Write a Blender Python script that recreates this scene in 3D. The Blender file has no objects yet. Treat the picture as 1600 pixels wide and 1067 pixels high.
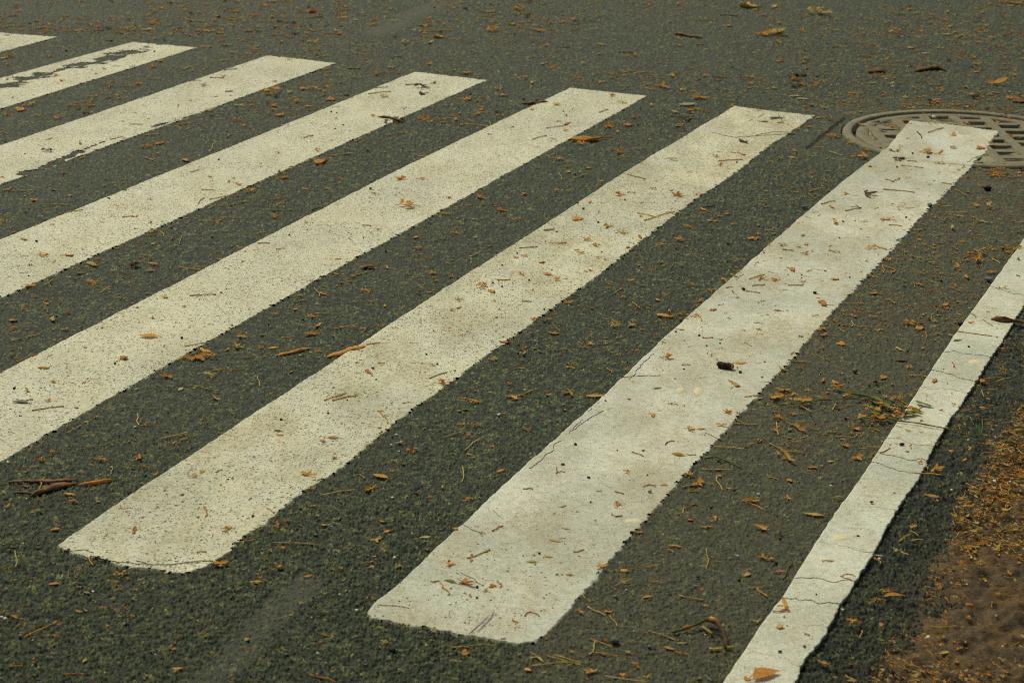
import bpy, math, random
import numpy as np
from mathutils import Matrix, Vector

rng = np.random.RandomState(7)
random.seed(7)
sc = bpy.context.scene
COL = sc.collection

# ------------------------------------------------------------------ camera
H = 1.5                                   # eye height (m)
F, PITCH, ROLL, TH = 3263.58691, 0.322466696, 0.0222258766, -0.382699655
A0, SP, WD, V0, V1 = [k * H for k in (-3.75452067, 0.406529330, 0.201990315, 4.59069036, 1.84308323)]
cr, sr = math.cos(ROLL), math.sin(ROLL)
cp, sp_ = math.cos(PITCH), math.sin(PITCH)
UN = np.array([math.cos(TH), math.sin(TH)])
VN = np.array([-math.sin(TH), math.cos(TH)])


def at(x, y):
    """photo point (1600 wide) -> the point of the road it shows (m)."""
    x = (np.asarray(x, float) - 800) / F
    y = -(np.asarray(y, float) - 533.5) / F
    a, b = cr * x - sr * y, sr * x + cr * y
    dz = -sp_ + b * cp
    t = -H / dz
    return np.stack([a * t, (cp + b * sp_) * t], -1)


def uv(p):
    p = np.asarray(p)
    return np.stack([p @ UN, p @ VN], -1)


def xy(u, v):
    return np.asarray(u)[..., None] * UN + np.asarray(v)[..., None] * VN


def mscale(x, y):
    """metres per photo pixel, across the view, at that road point"""
    p = at(x, y)
    return math.sqrt(p[0] ** 2 + p[1] ** 2 + H * H) / F


cam = bpy.data.cameras.new('camera')
co = bpy.data.objects.new('camera', cam)
COL.objects.link(co)
R, U, FW = Vector((1, 0, 0)), Vector((0, sp_, cp)), Vector((0, cp, -sp_))
X = cr * R + sr * U
Y = -sr * R + cr * U
Z = -FW
co.matrix_world = Matrix(((X.x, Y.x, Z.x, 0), (X.y, Y.y, Z.y, 0), (X.z, Y.z, Z.z, H), (0, 0, 0, 1)))
cam.sensor_width = 36
cam.lens = F / 1600 * 36
cam.clip_start, cam.clip_end = 0.05, 2000
cam.dof.use_dof = True
cam.dof.focus_distance = 4.75
cam.dof.aperture_fstop = 9.0
sc.camera = co
sc.cycles.use_denoising = False
sc.cycles.filter_width = 0.95

# ------------------------------------------------------------------ noise helpers


def hsh(ix, iy, k=0):
    h = (ix.astype(np.int64) * 374761393 + iy.astype(np.int64) * 668265263 + k * 974634541) & 0xFFFFFFFF
    h = ((h ^ (h >> 13)) * 1274126177) & 0xFFFFFFFF
    h = ((h ^ (h >> 16)) * 2246822519) & 0xFFFFFFFF
    return ((h ^ (h >> 15)) & 0xFFFFFF) / float(0x1000000)


def vnoise(x, y, k=0):
    x, y = np.asarray(x, float), np.asarray(y, float)
    ix, iy = np.floor(x), np.floor(y)
    fx, fy = x - ix, y - iy
    fx, fy = fx * fx * (3 - 2 * fx), fy * fy * (3 - 2 * fy)
    a, b = hsh(ix, iy, k), hsh(ix + 1, iy, k)
    c, d = hsh(ix, iy + 1, k), hsh(ix + 1, iy + 1, k)
    return (a + (b - a) * fx) * (1 - fy) + (c + (d - c) * fx) * fy


def fbm(x, y, k=0, n=4):
    s, a, t = 0, 0.5, 0
    for i in range(n):
        s = s + a * vnoise(np.asarray(x) * 2 ** i, np.asarray(y) * 2 ** i, k + i)
        t += a
        a *= .55
    return s / t


def worley(x, y, cell, k=0):
    x, y = x / cell, y / cell
    ix, iy = np.floor(x), np.floor(y)
    best = np.full(x.shape, 9.0)
    sec = np.full(x.shape, 9.0)
    rid = np.zeros(x.shape)
    for dx in (-1, 0, 1):
        for dy in (-1, 0, 1):
            cx, cy = ix + dx, iy + dy
            px = cx + .1 + .8 * hsh(cx, cy, k)
            py = cy + .1 + .8 * hsh(cx, cy, k + 1)
            d = np.hypot(px - x, py - y)
            m = d < best
            sec = np.where(m, best, np.minimum(sec, d))
            rid = np.where(m, hsh(cx, cy, k + 2), rid)
            best = np.where(m, d, best)
    return best, sec, rid


def sstep(a, b, x):
    t = np.clip((x - a) / (b - a), 0, 1)
    return t * t * (3 - 2 * t)


def poly_dist(P, pts):
    d = np.full(P.shape[:-1], 1e9)
    for a, b in zip(pts[:-1], pts[1:]):
        ab = b - a
        t = np.clip(((P - a) @ ab) / (ab @ ab + 1e-12), 0, 1)
        d = np.minimum(d, np.linalg.norm(P - (a + t[..., None] * ab), axis=-1))
    return d


# ------------------------------------------------------------------ material helpers
class NT:
    def __init__(s, name):
        s.m = bpy.data.materials.new(name)
        s.m.use_nodes = True
        s.t = s.m.node_tree
        s.t.nodes.clear()
        s.out = s.n('ShaderNodeOutputMaterial')
        s.b = s.n('ShaderNodeBsdfPrincipled')
        s.l(s.b.outputs[0], s.out.inputs[0])

    def n(s, t, **kw):
        nd = s.t.nodes.new(t)
        for k, v in kw.items():
            setattr(nd, k, v)
        return nd

    def l(s, a, b):
        s.t.links.new(a, b)

    def put(s, sock, v):
        if hasattr(v, 'is_output'):
            s.l(v, sock)
        elif isinstance(v, (tuple, list)) and len(v) == 3 and sock.type == 'RGBA':
            sock.default_value = (*v, 1)
        else:
            sock.default_value = v

    def mix(s, f, a, b, mode='MIX'):
        nd = s.n('ShaderNodeMix', data_type='RGBA', blend_type=mode)
        s.put(nd.inputs[0], f)
        s.put(nd.inputs[6], a)
        s.put(nd.inputs[7], b)
        return nd.outputs[2]

    def math(s, op, a, b=0.0, clamp=False):
        nd = s.n('ShaderNodeMath', operation=op, use_clamp=clamp)
        s.put(nd.inputs[0], a)
        s.put(nd.inputs[1], b)
        return nd.outputs[0]

    def ramp(s, f, stops, interp='LINEAR'):
        nd = s.n('ShaderNodeValToRGB')
        r = nd.color_ramp
        r.interpolation = interp
        while len(r.elements) < len(stops):
            r.elements.new(0.5)
        for e, (p, c) in zip(r.elements, stops):
            e.position = p
            e.color = (*c, 1) if len(c) == 3 else c
        s.put(nd.inputs[0], f)
        return nd.outputs[0]

    def rng(s, f, a, b, c=0.0, d=1.0):
        nd = s.n('ShaderNodeMapRange')
        s.put(nd.inputs[0], f)
        for i, v in enumerate((a, b, c, d)):
            nd.inputs[i + 1].default_value = v
        return nd.outputs[0]

    def pos(s):
        return s.n('ShaderNodeNewGeometry').outputs['Position']

    def obj(s):
        return s.n('ShaderNodeTexCoord').outputs['Object']

    def noise(s, vec, scale, detail=3, rough=.55):
        nd = s.n('ShaderNodeTexNoise')
        s.l(vec, nd.inputs['Vector'])
        nd.inputs['Scale'].default_value = scale
        nd.inputs['Detail'].default_value = detail
        nd.inputs['Roughness'].default_value = rough
        return nd.outputs[0]

    def voro(s, vec, scale, feature='F1'):
        nd = s.n('ShaderNodeTexVoronoi', feature=feature)
        s.l(vec, nd.inputs['Vector'])
        nd.inputs['Scale'].default_value = scale
        return nd

    def scale(s, vec, sc3):
        nd = s.n('ShaderNodeMapping')
        s.l(vec, nd.inputs[0])
        nd.inputs['Scale'].default_value = sc3
        return nd.outputs[0]

    def attr(s, name):
        return s.n('ShaderNodeAttribute', attribute_name=name)

    def fin(s, col, rough=.85, bump=None, dist=.002, strength=1.0, spec=.3):
        s.put(s.b.inputs['Base Color'], col)
        s.put(s.b.inputs['Roughness'], rough)
        s.b.inputs['Specular IOR Level'].default_value = spec
        if bump is not None:
            nd = s.n('ShaderNodeBump')
            nd.inputs['Distance'].default_value = dist
            nd.inputs['Strength'].default_value = strength
            s.l(bump, nd.inputs['Height'])
            s.l(nd.outputs[0], s.b.inputs['Normal'])
        return s.m


def asphalt_mat():
    n = NT('asphalt')
    st, cav = n.attr('stone').outputs['Fac'], n.attr('cav').outputs['Fac']
    z = n.n('ShaderNodeSeparateColor')
    n.l(n.attr('zone').outputs['Color'], z.inputs[0])
    dirt, smear, fine = z.outputs[0], z.outputs[1], z.outputs[2]
    p = n.pos()
    stone = n.ramp(st, [(0, (0.012, 0.022, 0.009)), (.22, (0.028, 0.044, 0.017)), (.42, (0.054, 0.075, 0.029)), (.58, (0.035, 0.056, 0.024)),
                        (.72, (0.091, 0.110, 0.046)), (.84, (0.035, 0.062, 0.034)), (.92, (0.157, 0.175, 0.079)), (.97, (0.072, 0.064, 0.026)), (1, (0.259, 0.300, 0.153))])
    col = n.mix(n.rng(cav, .12, .62), (.010, .012, .008), stone)
    # stones differ one by one in tone; the whole colour darkens towards the soil
    for sc_, lo in ((165, .30), (84, .50)):
        vc = n.n('ShaderNodeSeparateColor')
        n.l(n.voro(p, sc_).outputs['Color'], vc.inputs[0])
        hi = 2.0 - lo
        col = n.mix(1.0, col, n.ramp(vc.outputs[0], [(0, (lo * .96, lo * 1.06, lo * 1.12)), (.5, (.81, .84, .84)), (.85, (hi * .86, hi * .79, hi * .71)), (1, (hi * 1.45, hi * 1.26, hi * 1.04))]), 'MULTIPLY')
    c2, c3 = n.noise(p, 9, 4, .6), n.noise(n.scale(p, (1, 1, 3)), 85, 2, .6)
    col = n.mix(1.0, col, n.ramp(c2, [(.32, (.90, .92, .92)), (.5, (1, 1, 1)), (.68, (1.11, 1.09, 1.03))]), 'MULTIPLY')
    col = n.mix(1.0, col, n.ramp(c3, [(.30, (1.12, .96, .95)), (.42, (1, 1, 1)), (.60, (1, 1, 1)), (.72, (.92, 1.02, .98))]), 'MULTIPLY')
    col = n.mix(n.attr('warm').outputs['Fac'], col, n.mix(1.0, col, (1.20, 1.06, .86), 'MULTIPLY'))
    gut = n.attr('gut').outputs['Fac']
    col = n.mix(gut, col, n.mix(1.0, col, (.58, .60, .62), 'MULTIPLY'))
    big = n.noise(p, 1.3, 4)
    col = n.mix(n.rng(big, .35, .7, .0, .22), col, (.056, .060, .033))
    grit = n.noise(p, 420, 2, .7)
    col = n.mix(1.0, col, n.ramp(grit, [(.25, (.6, .6, .6)), (.75, (1.4, 1.4, 1.35))]), 'MULTIPLY')
    col = n.mix(fine, col, n.mix(.30, col, (.084, .086, .043)))
    col = n.mix(smear, col, n.mix(n.rng(grit, .3, .7, .28, .72), col, (.074, .076, .046)))
    dn = n.noise(p, 30, 5, .65)
    col = n.mix(n.math('MULTIPLY', dirt, n.rng(dn, .35, .62, .15, 1.0)), col, n.ramp(n.noise(p, 90, 3), [(.3, (.045, .034, .017)), (.7, (.13, .092, .042))]))
    return n.fin(col, n.rng(st, 0, 1, .72, .92), grit, .0014, .9, .35)


def paint_mat(name, base, speck, stain, grime):
    """road paint: base colour, how many dark pits, how much tan staining, how much grey grime"""
    n = NT(name)
    p = n.pos()
    m1 = n.noise(p, 2.3, 5, .6)
    m2 = n.noise(n.scale(p, (1, .45, 1)), 9, 5, .62)
    m3 = n.noise(p, 55, 4, .7)
    grain = n.noise(p, 330, 2, .75)
    col = n.mix(n.math('MULTIPLY', n.rng(m2, .42, .60, 0, stain), n.rng(n.noise(p, 120, 4, .8), .35, .62, .25, 1.25)), base, (.43, .385, .20))
    cool = n.noise(n.scale(p, (1, .5, 1)), 4.2, 6, .68)
    col = n.mix(n.rng(cool, .44, .60, 0, grime * .9), col, (.52, .555, .44))
    col = n.mix(n.rng(m1, .40, .62, 0, grime), col, (.305, .32, .225))
    col = n.mix(n.rng(n.math('MULTIPLY', m3, m2), .24, .42, 0, stain * .8), col, (.34, .29, .145))
    col = n.mix(1.0, col, n.ramp(grain, [(.25, (.62, .62, .59)), (.5, (1.0, 1.0, .99)), (.75, (1.18, 1.18, 1.17))]), 'MULTIPLY')
    # pits where the paint did not fill the gaps between the stones
    pits = None
    for vs, lim in ((118, .33), (205, .36)):
        v = n.voro(p, vs)
        sz = n.rng(n.noise(p, 7, 3), .30, .62, .68, 1.0)
        rnd = n.n('ShaderNodeSeparateColor')
        n.l(v.outputs['Color'], rnd.inputs[0])
        thr = n.math('MULTIPLY', n.math('MULTIPLY', sz, rnd.outputs[0]), speck * lim * 1.25)
        pit = n.math('MULTIPLY', n.rng(n.math('SUBTRACT', thr, v.outputs['Distance']), -.02, .05), n.rng(rnd.outputs[1], 0, 1, .45, 1.0))
        pits = pit if pits is None else n.math('MAXIMUM', pits, pit)
    pit = pits
    col = n.mix(n.math('MULTIPLY', pit, .92), col, (.060, .056, .032))
    mot = n.noise(p, 70, 5, .75)
    col = n.mix(1.0, col, n.ramp(mot, [(.32, (.78, .78, .72)), (.5, (1, 1, 1)), (.68, (1.11, 1.11, 1.13))]), 'MULTIPLY')
    v2 = n.voro(p, 34)
    r2 = n.n('ShaderNodeSeparateColor')
    n.l(v2.outputs['Color'], r2.inputs[0])
    pit2 = n.math('MULTIPLY', n.rng(v2.outputs['Distance'], .10, .05), n.math('GREATER_THAN', r2.outputs[1], 1 - .07 * speck))
    col = n.mix(n.math('MULTIPLY', pit2, .85), col, (.05, .045, .033))
    # (pits, grain and mottling also shape the surface)
    return n.fin(col, .75, n.math('SUBTRACT', n.math('ADD', n.math('MULTIPLY', grain, .5), m3), pit), .0020, .8, .3)


def plain_mat(name, stops, scale=120, rough=.8, var=.5, bump=.0008, spec=.25, trans=0.0):
    """small-thing material: colour ramp driven by the thing's own random value and by fine noise"""
    n = NT(name)
    r = n.n('ShaderNodeObjectInfo').outputs['Random']
    no = n.noise(n.pos(), scale, 4, .65)
    f = n.math('ADD', n.math('MULTIPLY', r, var), n.math('MULTIPLY', n.rng(no, .25, .75), 1 - var))
    col = n.ramp(f, stops)
    if trans:
        tr = n.n('ShaderNodeBsdfTranslucent')
        n.l(col, tr.inputs[0])
        ms = n.n('ShaderNodeMixShader')
        ms.inputs[0].default_value = trans
        n.l(n.b.outputs[0], ms.inputs[1])
        n.l(tr.outputs[0], ms.inputs[2])
        n.l(ms.outputs[0], n.out.inputs[0])
    return n.fin(col, rough, no, bump, .7, spec)


ASPH = asphalt_mat()
P_SPECK = paint_mat('speckled_road_paint', (.615, .60, .400), 1.0, .30, .26)
P_MIX = paint_mat('stained_road_paint', (.615, .595, .385), 1.0, .62, .40)
P_SMOOTH = paint_mat('smooth_road_paint', (.605, .60, .44), .52, .64, .55)
P_EDGE = paint_mat('edge_line_paint', (.595, .60, .44), .45, .34, .5)
P_FACE = plain_mat('dark_paint_face', [(0, (.08, .076, .046)), (.5, (.20, .19, .115)), (1, (.38, .37, .23))], 200, .9, .1)
CRACKM = plain_mat('dark_crack_dirt', [(0, (.035, .03, .02)), (1, (.16, .135, .085))], 200, .95, .1)
STAINM = plain_mat('tan_stain', [(0, (.54, .46, .25)), (1, (.66, .59, .36))], 150, .8, .1)
SCUFF = plain_mat('grey_scuff', [(0, (.20, .19, .14)), (1, (.48, .45, .35))], 90, .8, .05)
RUST = plain_mat('rust_orange_litter', [(0, (.38, .165, .028)), (.4, (.61, .30, .055)), (.75, (.74, .42, .092)), (1, (.82, .59, .22))], trans=.42)
TAN = plain_mat('tan_litter', [(0, (.44, .30, .075)), (.5, (.60, .44, .13)), (1, (.74, .60, .26))], trans=.42)
BROWN = plain_mat('dark_brown_litter', [(0, (.035, .018, .008)), (.5, (.10, .048, .018)), (1, (.21, .10, .036))])
YELL = plain_mat('yellow_litter', [(0, (.34, .25, .03)), (1, (.56, .44, .09))], trans=.42)
GREEN = plain_mat('green_litter', [(0, (.08, .12, .015)), (.6, (.20, .25, .03)), (1, (.36, .38, .10))], trans=.42)
PALE = plain_mat('pale_litter', [(0, (.42, .37, .20)), (1, (.64, .58, .38))], trans=.42)
PINK = plain_mat('pink_litter', [(0, (.45, .06, .10)), (1, (.65, .30, .30))], trans=.42)
DARK = plain_mat('dark_seed', [(0, (.010, .010, .009)), (.7, (.03, .025, .02)), (1, (.07, .05, .035))])
GREYST = plain_mat('grey_pebble_stone', [(0, (.085, .09, .07)), (1, (.20, .20, .155))])
WHITEST = plain_mat('white_pebble_stone', [(0, (.5, .47, .38)), (1, (.75, .72, .62))])
BARK = plain_mat('rotten_bark', [(0, (.035, .017, .008)), (.35, (.13, .060, .022)), (.7, (.27, .135, .045)), (1, (.42, .25, .09))], 70, .9, .12, .002)
IRON = None

# ------------------------------------------------------------------ mesh helpers


def mesh_np(name, V, Q, mats, mat_idx=None, smooth=True):
    me = bpy.data.meshes.new(name)
    V = np.ascontiguousarray(V, np.float32)
    Q = np.ascontiguousarray(Q, np.int32)
    k = Q.shape[1]
    me.vertices.add(len(V))
    me.vertices.foreach_set('co', V.ravel())
    me.loops.add(Q.size)
    me.loops.foreach_set('vertex_index', Q.ravel())
    me.polygons.add(len(Q))
    me.polygons.foreach_set('loop_start', np.arange(0, Q.size, k, dtype=np.int32))
    me.polygons.foreach_set('loop_total', np.full(len(Q), k, np.int32))
    if mat_idx is not None:
        me.polygons.foreach_set('material_index', np.ascontiguousarray(mat_idx, np.int32))
    me.polygons.foreach_set('use_smooth', np.full(len(Q), smooth, bool))
    for m in mats:
        me.materials.append(m)
    me.update(calc_edges=True)
    return me


def grid_quads(nr, nc):
    i = np.arange(nr * nc).reshape(nr, nc)
    return np.stack([i[:-1, :-1], i[:-1, 1:], i[1:, 1:], i[1:, :-1]], -1).reshape(-1, 4)


def fattr(me, name, data):
    a = me.attributes.new(name, 'FLOAT', 'POINT')
    a.data.foreach_set('value', np.ascontiguousarray(data, np.float32).ravel())


def cattr(me, name, data):
    a = me.attributes.new(name, 'FLOAT_COLOR', 'POINT')
    a.data.foreach_set('color', np.ascontiguousarray(data, np.float32).ravel())


def link(name, me, parent=None, loc=(0, 0, 0), rz=0.0):
    o = bpy.data.objects.new(name, me)
    COL.objects.link(o)
    o.location = loc
    o.rotation_euler = (0, 0, rz)
    if parent is not None:
        o.parent = parent
    return o


def tag(o, label=None, cat=None, group=None, kind=None):
    if label:
        o['label'] = label
    if cat:
        o['category'] = cat
    if group:
        o['group'] = group
    if kind:
        o['kind'] = kind
    return o


class PM:
    """polygon soup collector -> one mesh"""

    def __init__(s):
        s.v, s.f, s.mi = [], [], []

    def add(s, vs, fs, mi=0):
        o = len(s.v)
        s.v += [tuple(map(float, q)) for q in vs]
        s.f += [tuple(int(i) + o for i in q) for q in fs]
        s.mi += [mi] * len(fs)

    def tube(s, pts, rad, n=6, mi=0):
        pts = [Vector(p) for p in pts]
        rad = [rad] * len(pts) if not hasattr(rad, '__len__') else rad
        vs, fs = [], []
        up = Vector((0, 0, 1))
        for i, p in enumerate(pts):
            d = (pts[min(i + 1, len(pts) - 1)] - pts[max(i - 1, 0)]).normalized()
            a = d.cross(up if abs(d.z) < .9 else Vector((1, 0, 0))).normalized()
            b = a.cross(d)
            for k in range(n):
                t = 2 * math.pi * k / n
                vs.append(p + (a * math.cos(t) + b * math.sin(t)) * rad[i])
        for i in range(len(pts) - 1):
            for k in range(n):
                fs.append((i * n + k, i * n + (k + 1) % n, (i + 1) * n + (k + 1) % n, (i + 1) * n + k))
        fs.append(tuple(range(n))[::-1])
        fs.append(tuple((len(pts) - 1) * n + k for k in range(n)))
        s.add(vs, fs, mi)

    def ribbon(s, pts, wid, side, dip=0.15, mi=0):
        """leaf-like strip with a fold along the middle"""
        vs, fs = [], []
        side = Vector(side).normalized()
        for p, w in zip(pts, wid):
            p = Vector(p)
            vs += [p - side * w + Vector((0, 0, dip * w)), p, p + side * w + Vector((0, 0, dip * w))]
        for i in range(len(pts) - 1):
            for k in (0, 1):
                fs.append((i * 3 + k, i * 3 + k + 1, i * 3 + k + 4, i * 3 + k + 3))
        s.add(vs, fs, mi)

    def mesh(s, name, mats, smooth=True):
        me = bpy.data.meshes.new(name)
        me.from_pydata(s.v, [], s.f)
        for m in mats:
            me.materials.append(m)
        me.polygons.foreach_set('material_index', s.mi)
        me.polygons.foreach_set('use_smooth', [smooth] * len(s.f))
        me.update()
        return me


# ------------------------------------------------------------------ stripe outlines (photo points on the road)
LEFT = {2: [(207, 67), (0, 124)], 3: [(418, 88), (0, 228)], 4: [(648, 113), (400, 214), (0, 375)],
        5: [(890, 138), (620, 267), (400, 378), (0, 583)],
        6: [(1147, 166), (980, 267), (800, 383), (570, 532), (400, 644), (170, 795), (88, 854)],
        7: [(1421, 189), (1407, 205), (1385, 232), (1337, 266), (1272, 321), (1200, 383), (1083, 487), (1031, 533), (950, 611),
            (925, 634), (850, 701), (800, 746), (743, 800), (687, 851), (625, 910), (585, 942), (572, 960)]}
RIGHT = {1: [(92, 59), (0, 84)], 2: [(310, 76), (0, 172)], 3: [(527, 100), (0, 291)], 4: [(763, 126), (400, 288), (0, 469)],
         5: [(1013, 151), (790, 275), (328, 534), (0, 724)],
         6: [(1275, 181), (1255, 195), (1200, 232), (1154, 269), (1067, 328), (960, 414), (810, 524), (785, 541), (677, 621), (625, 659), (542, 728),
             (487, 764), (440, 798), (419, 820), (387, 837), (370, 854), (360, 867), (332, 882), (290, 900)],
         7: [(1564, 206), (1550, 220), (1543, 236), (1527, 250), (1520, 265), (1512, 269), (1475, 304), (1452, 324), (1430, 344), (1395, 387), (1347, 439),
             (1297, 482), (1264, 529), (1232, 569), (1197, 599), (1160, 641), (1117, 689), (1090, 724), (1027, 796), (985, 845),
             (942, 895), (900, 945), (865, 984), (852, 997), (837, 1007)]}
FAR = {1: [(20, 54), (92, 59)], 2: [(207, 67), (310, 76)], 3: [(418, 88), (527, 100)], 4: [(648, 113), (763, 126)], 5: [(890, 138), (1013, 151)],
       6: [(1147, 166), (1215, 175), (1275, 181)], 7: [(1421, 189), (1487, 195), (1565, 206)]}
NEAR = {6: [(88, 854), (122, 869), (155, 875), (187, 886), (237, 894), (290, 900)],
        7: [(572, 960), (580, 967), (607, 972), (650, 982), (700, 989), (800, 1007), (837, 1007)]}


def edge_fn(pts, default=None):
    if pts is None:
        return lambda v: np.full(np.shape(v), default)
    q = uv(at(*np.array(pts, float).T))
    o = np.argsort(q[:, 1])
    vs, us = q[o, 1], q[o, 0]
    sl = (us[-1] - us[0]) / (vs[-1] - vs[0])

    def f(v):
        v = np.asarray(v, float)
        r = np.interp(v, vs, us)
        r = np.where(v < vs[0], us[0] + sl * (v - vs[0]), r)
        return np.where(v > vs[-1], us[-1] + sl * (v - vs[-1]), r)
    return f


EL = {i: edge_fn(LEFT.get(i), A0 + SP * i) for i in range(1, 8)}
ER = {i: edge_fn(RIGHT.get(i), A0 + SP * i + WD) for i in range(1, 8)}


def end_fn(i, pts, default):
    if pts is None:
        return lambda s: np.full(np.shape(s), default)
    q = uv(at(*np.array(pts, float).T))
    s = (q[:, 0] - EL[i](q[:, 1])) / (ER[i](q[:, 1]) - EL[i](q[:, 1]))
    o = np.argsort(s)
    return lambda t: np.interp(t, s[o], q[o, 1])


EF = {i: end_fn(i, FAR.get(i), V0) for i in range(1, 8)}
_e7, _q7 = ER[7], uv(at(*np.array([(1543, 236), (1027, 796)], float).T))


def _er7(v):
    v = np.asarray(v, float)
    lin = _q7[1, 0] + (_q7[0, 0] - _q7[1, 0]) * (v - _q7[1, 1]) / (_q7[0, 1] - _q7[1, 1])
    w = .6 * sstep(_q7[1, 1] - .05, _q7[1, 1] + .3, v) * sstep(_q7[0, 1] + .05, _q7[0, 1] - .3, v)
    return _e7(v) * (1 - w) + lin * w


ER[7] = _er7
EN = {i: end_fn(i, NEAR.get(i), V1) for i in range(1, 8)}
LINE_L = edge_fn([(1600, 374), (1487, 532), (1415, 641), (1344, 749), (1307, 800), (1260, 872), (1222, 935), (1200, 962), (1167, 1012), (1132, 1065)])
LINE_R = edge_fn([(1600, 478), (1566, 534), (1545, 566), (1502, 634), (1487, 655), (1460, 699), (1435, 749), (1410, 784), (1400, 802), (1385, 827), (1365, 865), (1336, 912), (1312, 947),
                  (1294, 985), (1252, 1042), (1244, 1065)])
SOIL_E = edge_fn([(1640, 610), (1600, 682), (1560, 738), (1530, 790), (1500, 850), (1475, 900), (1450, 962), (1417, 1012), (1380, 1065)])
MC = np.array([1.58045719, 7.13943133]) * H / 1.6       # manhole centre
MR = 0.44173933 * H / 1.6


# ------------------------------------------------------------------ road surface
def base_z(x, y):
    return .006 * (fbm(x * .9, y * .9, 50, 3) - .5)


def road_fields(x, y):
    P = np.stack([x, y], -1)
    q = uv(P)
    u, v = q[..., 0], q[..., 1]
    us = SOIL_E(v)
    gutter = sstep(us - .30, us - .05, u)                       # broken, coarse asphalt beside the soil
    ins = sstep(.05, -.02, np.abs(u - (ER[7](v) + LINE_L(v)) / 2) - (LINE_L(v) - ER[7](v)) / 2) * sstep(V0 + .3, V0 - .2, v)
    lane = sstep(.0, .5, fbm(x * .6, y * .6, 77, 3) - .15)
    rough = .95 + .35 * lane - .22 * ins + .35 * gutter
    rough = rough + .35 * sstep(4.2, 3.2, y) * (1 - ins)
    # trowelled smears and a seam by the manhole
    smear = np.zeros_like(x)
    for pts, w in (([(310, 1075), (385, 1005), (440, 945), (478, 912)], .040), ([(585, 52), (620, 36), (660, 14), (700, 4)], .07)):
        pp = at(*np.array(pts, float).T)
        d = poly_dist(P, pp)
        smear = np.maximum(smear, (1.0 if w > .05 else .75) * sstep(w, w * .45, d + .03 * (fbm(x * 25, y * 25, 5) - .5)))
    seam = sstep(.012, .004, poly_dist(P, at(*np.array([(1262, 231), (1300, 200), (1322, 184)], float).T)) + .006 * (fbm(x * 60, y * 60, 8) - .5))
    md = np.hypot(x - MC[0], y - MC[1])
    collar = sstep(MR + .30, MR + .22, md)
    rough = rough * (1 - .55 * smear) * (1 - .35 * collar)
    dirt = np.clip(.75 * sstep(us - .10, us + .03, u) + .55 * sstep(MR + .12, MR, md) * sstep(-.1, .3, u - ER[7](v) + .2)
                   + .22 * ins, 0, 1)
    # brown dust lying along the upper edges of the stripes
    hole = sstep(MR + .004, MR - .004, md)
    slope = sstep(us - .16, us + .10, u)
    return rough, smear, dirt, ins, gutter, seam, hole, collar, slope, u - us


def build_road():
    t = np.concatenate([np.linspace(1 / 1.9, 1 / 2.72, 60)[:-1], np.linspace(1 / 2.72, 1 / 10.3, 1000), np.linspace(1 / 10.3, 1 / 17, 70)[1:]])
    yy = 1 / t
    ss = np.concatenate([np.linspace(-.66, -.315, 90)[:-1], np.linspace(-.315, .315, 1280), np.linspace(.315, .66, 90)[1:]])
    nr, nc = len(yy), len(ss)
    Y = np.repeat(yy[:, None], nc, 1)
    X = ss[None, :] * Y
    jit = .35 * (.63 / 1280)
    X = X + (hsh(np.arange(nr)[:, None] + 0 * X, np.arange(nc)[None, :] + 0 * X, 3) - .5) * jit * Y
    x, y = X.ravel(), Y.ravel()
    rough, smear, dirt, ins, gutter, seam, hole, collar, slope, under = road_fields(x, y)
    wx = x + .003 * (vnoise(x * 160, y * 160, 21) - .5)
    wy = y + .003 * (vnoise(x * 160, y * 160, 22) - .5)
    f1, f2, rid = worley(wx, wy, .0062, 11)
    e1, e2, eid = worley(wx, wy, .0082, 13)
    big = gutter > .35 + .3 * vnoise(x * 60, y * 60, 14)
    f1, f2, rid = np.where(big, e1, f1), np.where(big, e2, f2), np.where(big, eid, rid)
    g1, g2, gid = worley(x, y, .0034, 31)
    dome = np.clip((f2 - f1) / .55, 0, 1) ** .6
    dome2 = np.clip((g2 - g1) / .6, 0, 1)
    keep = sstep(.15, .6, rid)
    h = (.0043 - .0004 * big) * dome * (.25 + .75 * rid) * (.3 + .7 * keep) + .0012 * dome2
    z = base_z(x, y) + (h - .0030) * rough - .0012 * (1 - rough)
    z -= .006 * seam + .010 * gutter * sstep(.2, .8, fbm(x * 14, y * 14, 60)) + .030 * slope + .06 * sstep(.04, .20, under)
    z -= .05 * hole
    me = mesh_np('road', np.stack([x, y, z], -1), grid_quads(nr, nc), [ASPH])
    fattr(me, 'stone', np.clip(.72 * rid + .28 * gid, 0, 1))
    fattr(me, 'cav', np.clip(dome * (.45 + .55 * keep) * .85 + .15 * dome2, 0, 1) * (1 - .8 * seam))
    q_ = uv(np.stack([x, y], -1))
    warm = .75 * sstep(-1.6, .2, q_[:, 0]) + .55 * sstep(5.5, 8.5, y) + .5 * (fbm(x * .8, y * .8, 55, 3) - .5)
    fattr(me, 'warm', np.clip(warm, 0, 1))
    fattr(me, 'gut', gutter)
    cattr(me, 'zone', np.stack([dirt, np.clip(smear, 0, 1), np.clip(ins * .8 + collar * .4, 0, 1), np.ones_like(x)], -1))
    return tag(link('road', me), 'worn grey asphalt road surface strewn with dry litter', kind='structure')


build_road()
# the ground beyond, reaching the horizon
gm = NT('far_asphalt')
gp = gm.pos()
gm.fin(gm.mix(gm.noise(gp, 120, 4, .7), (.03, .03, .022), (.10, .098, .07)), .9, gm.noise(gp, 100, 4), .004)
g = mesh_np('ground', [(-900, -900, -.2), (900, -900, -.2), (900, 900, -.2), (-900, 900, -.2)], [(0, 1, 2, 3)], [gm.m])
tag(link('ground', g), 'plain asphalt ground running on around the road', kind='structure')


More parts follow.
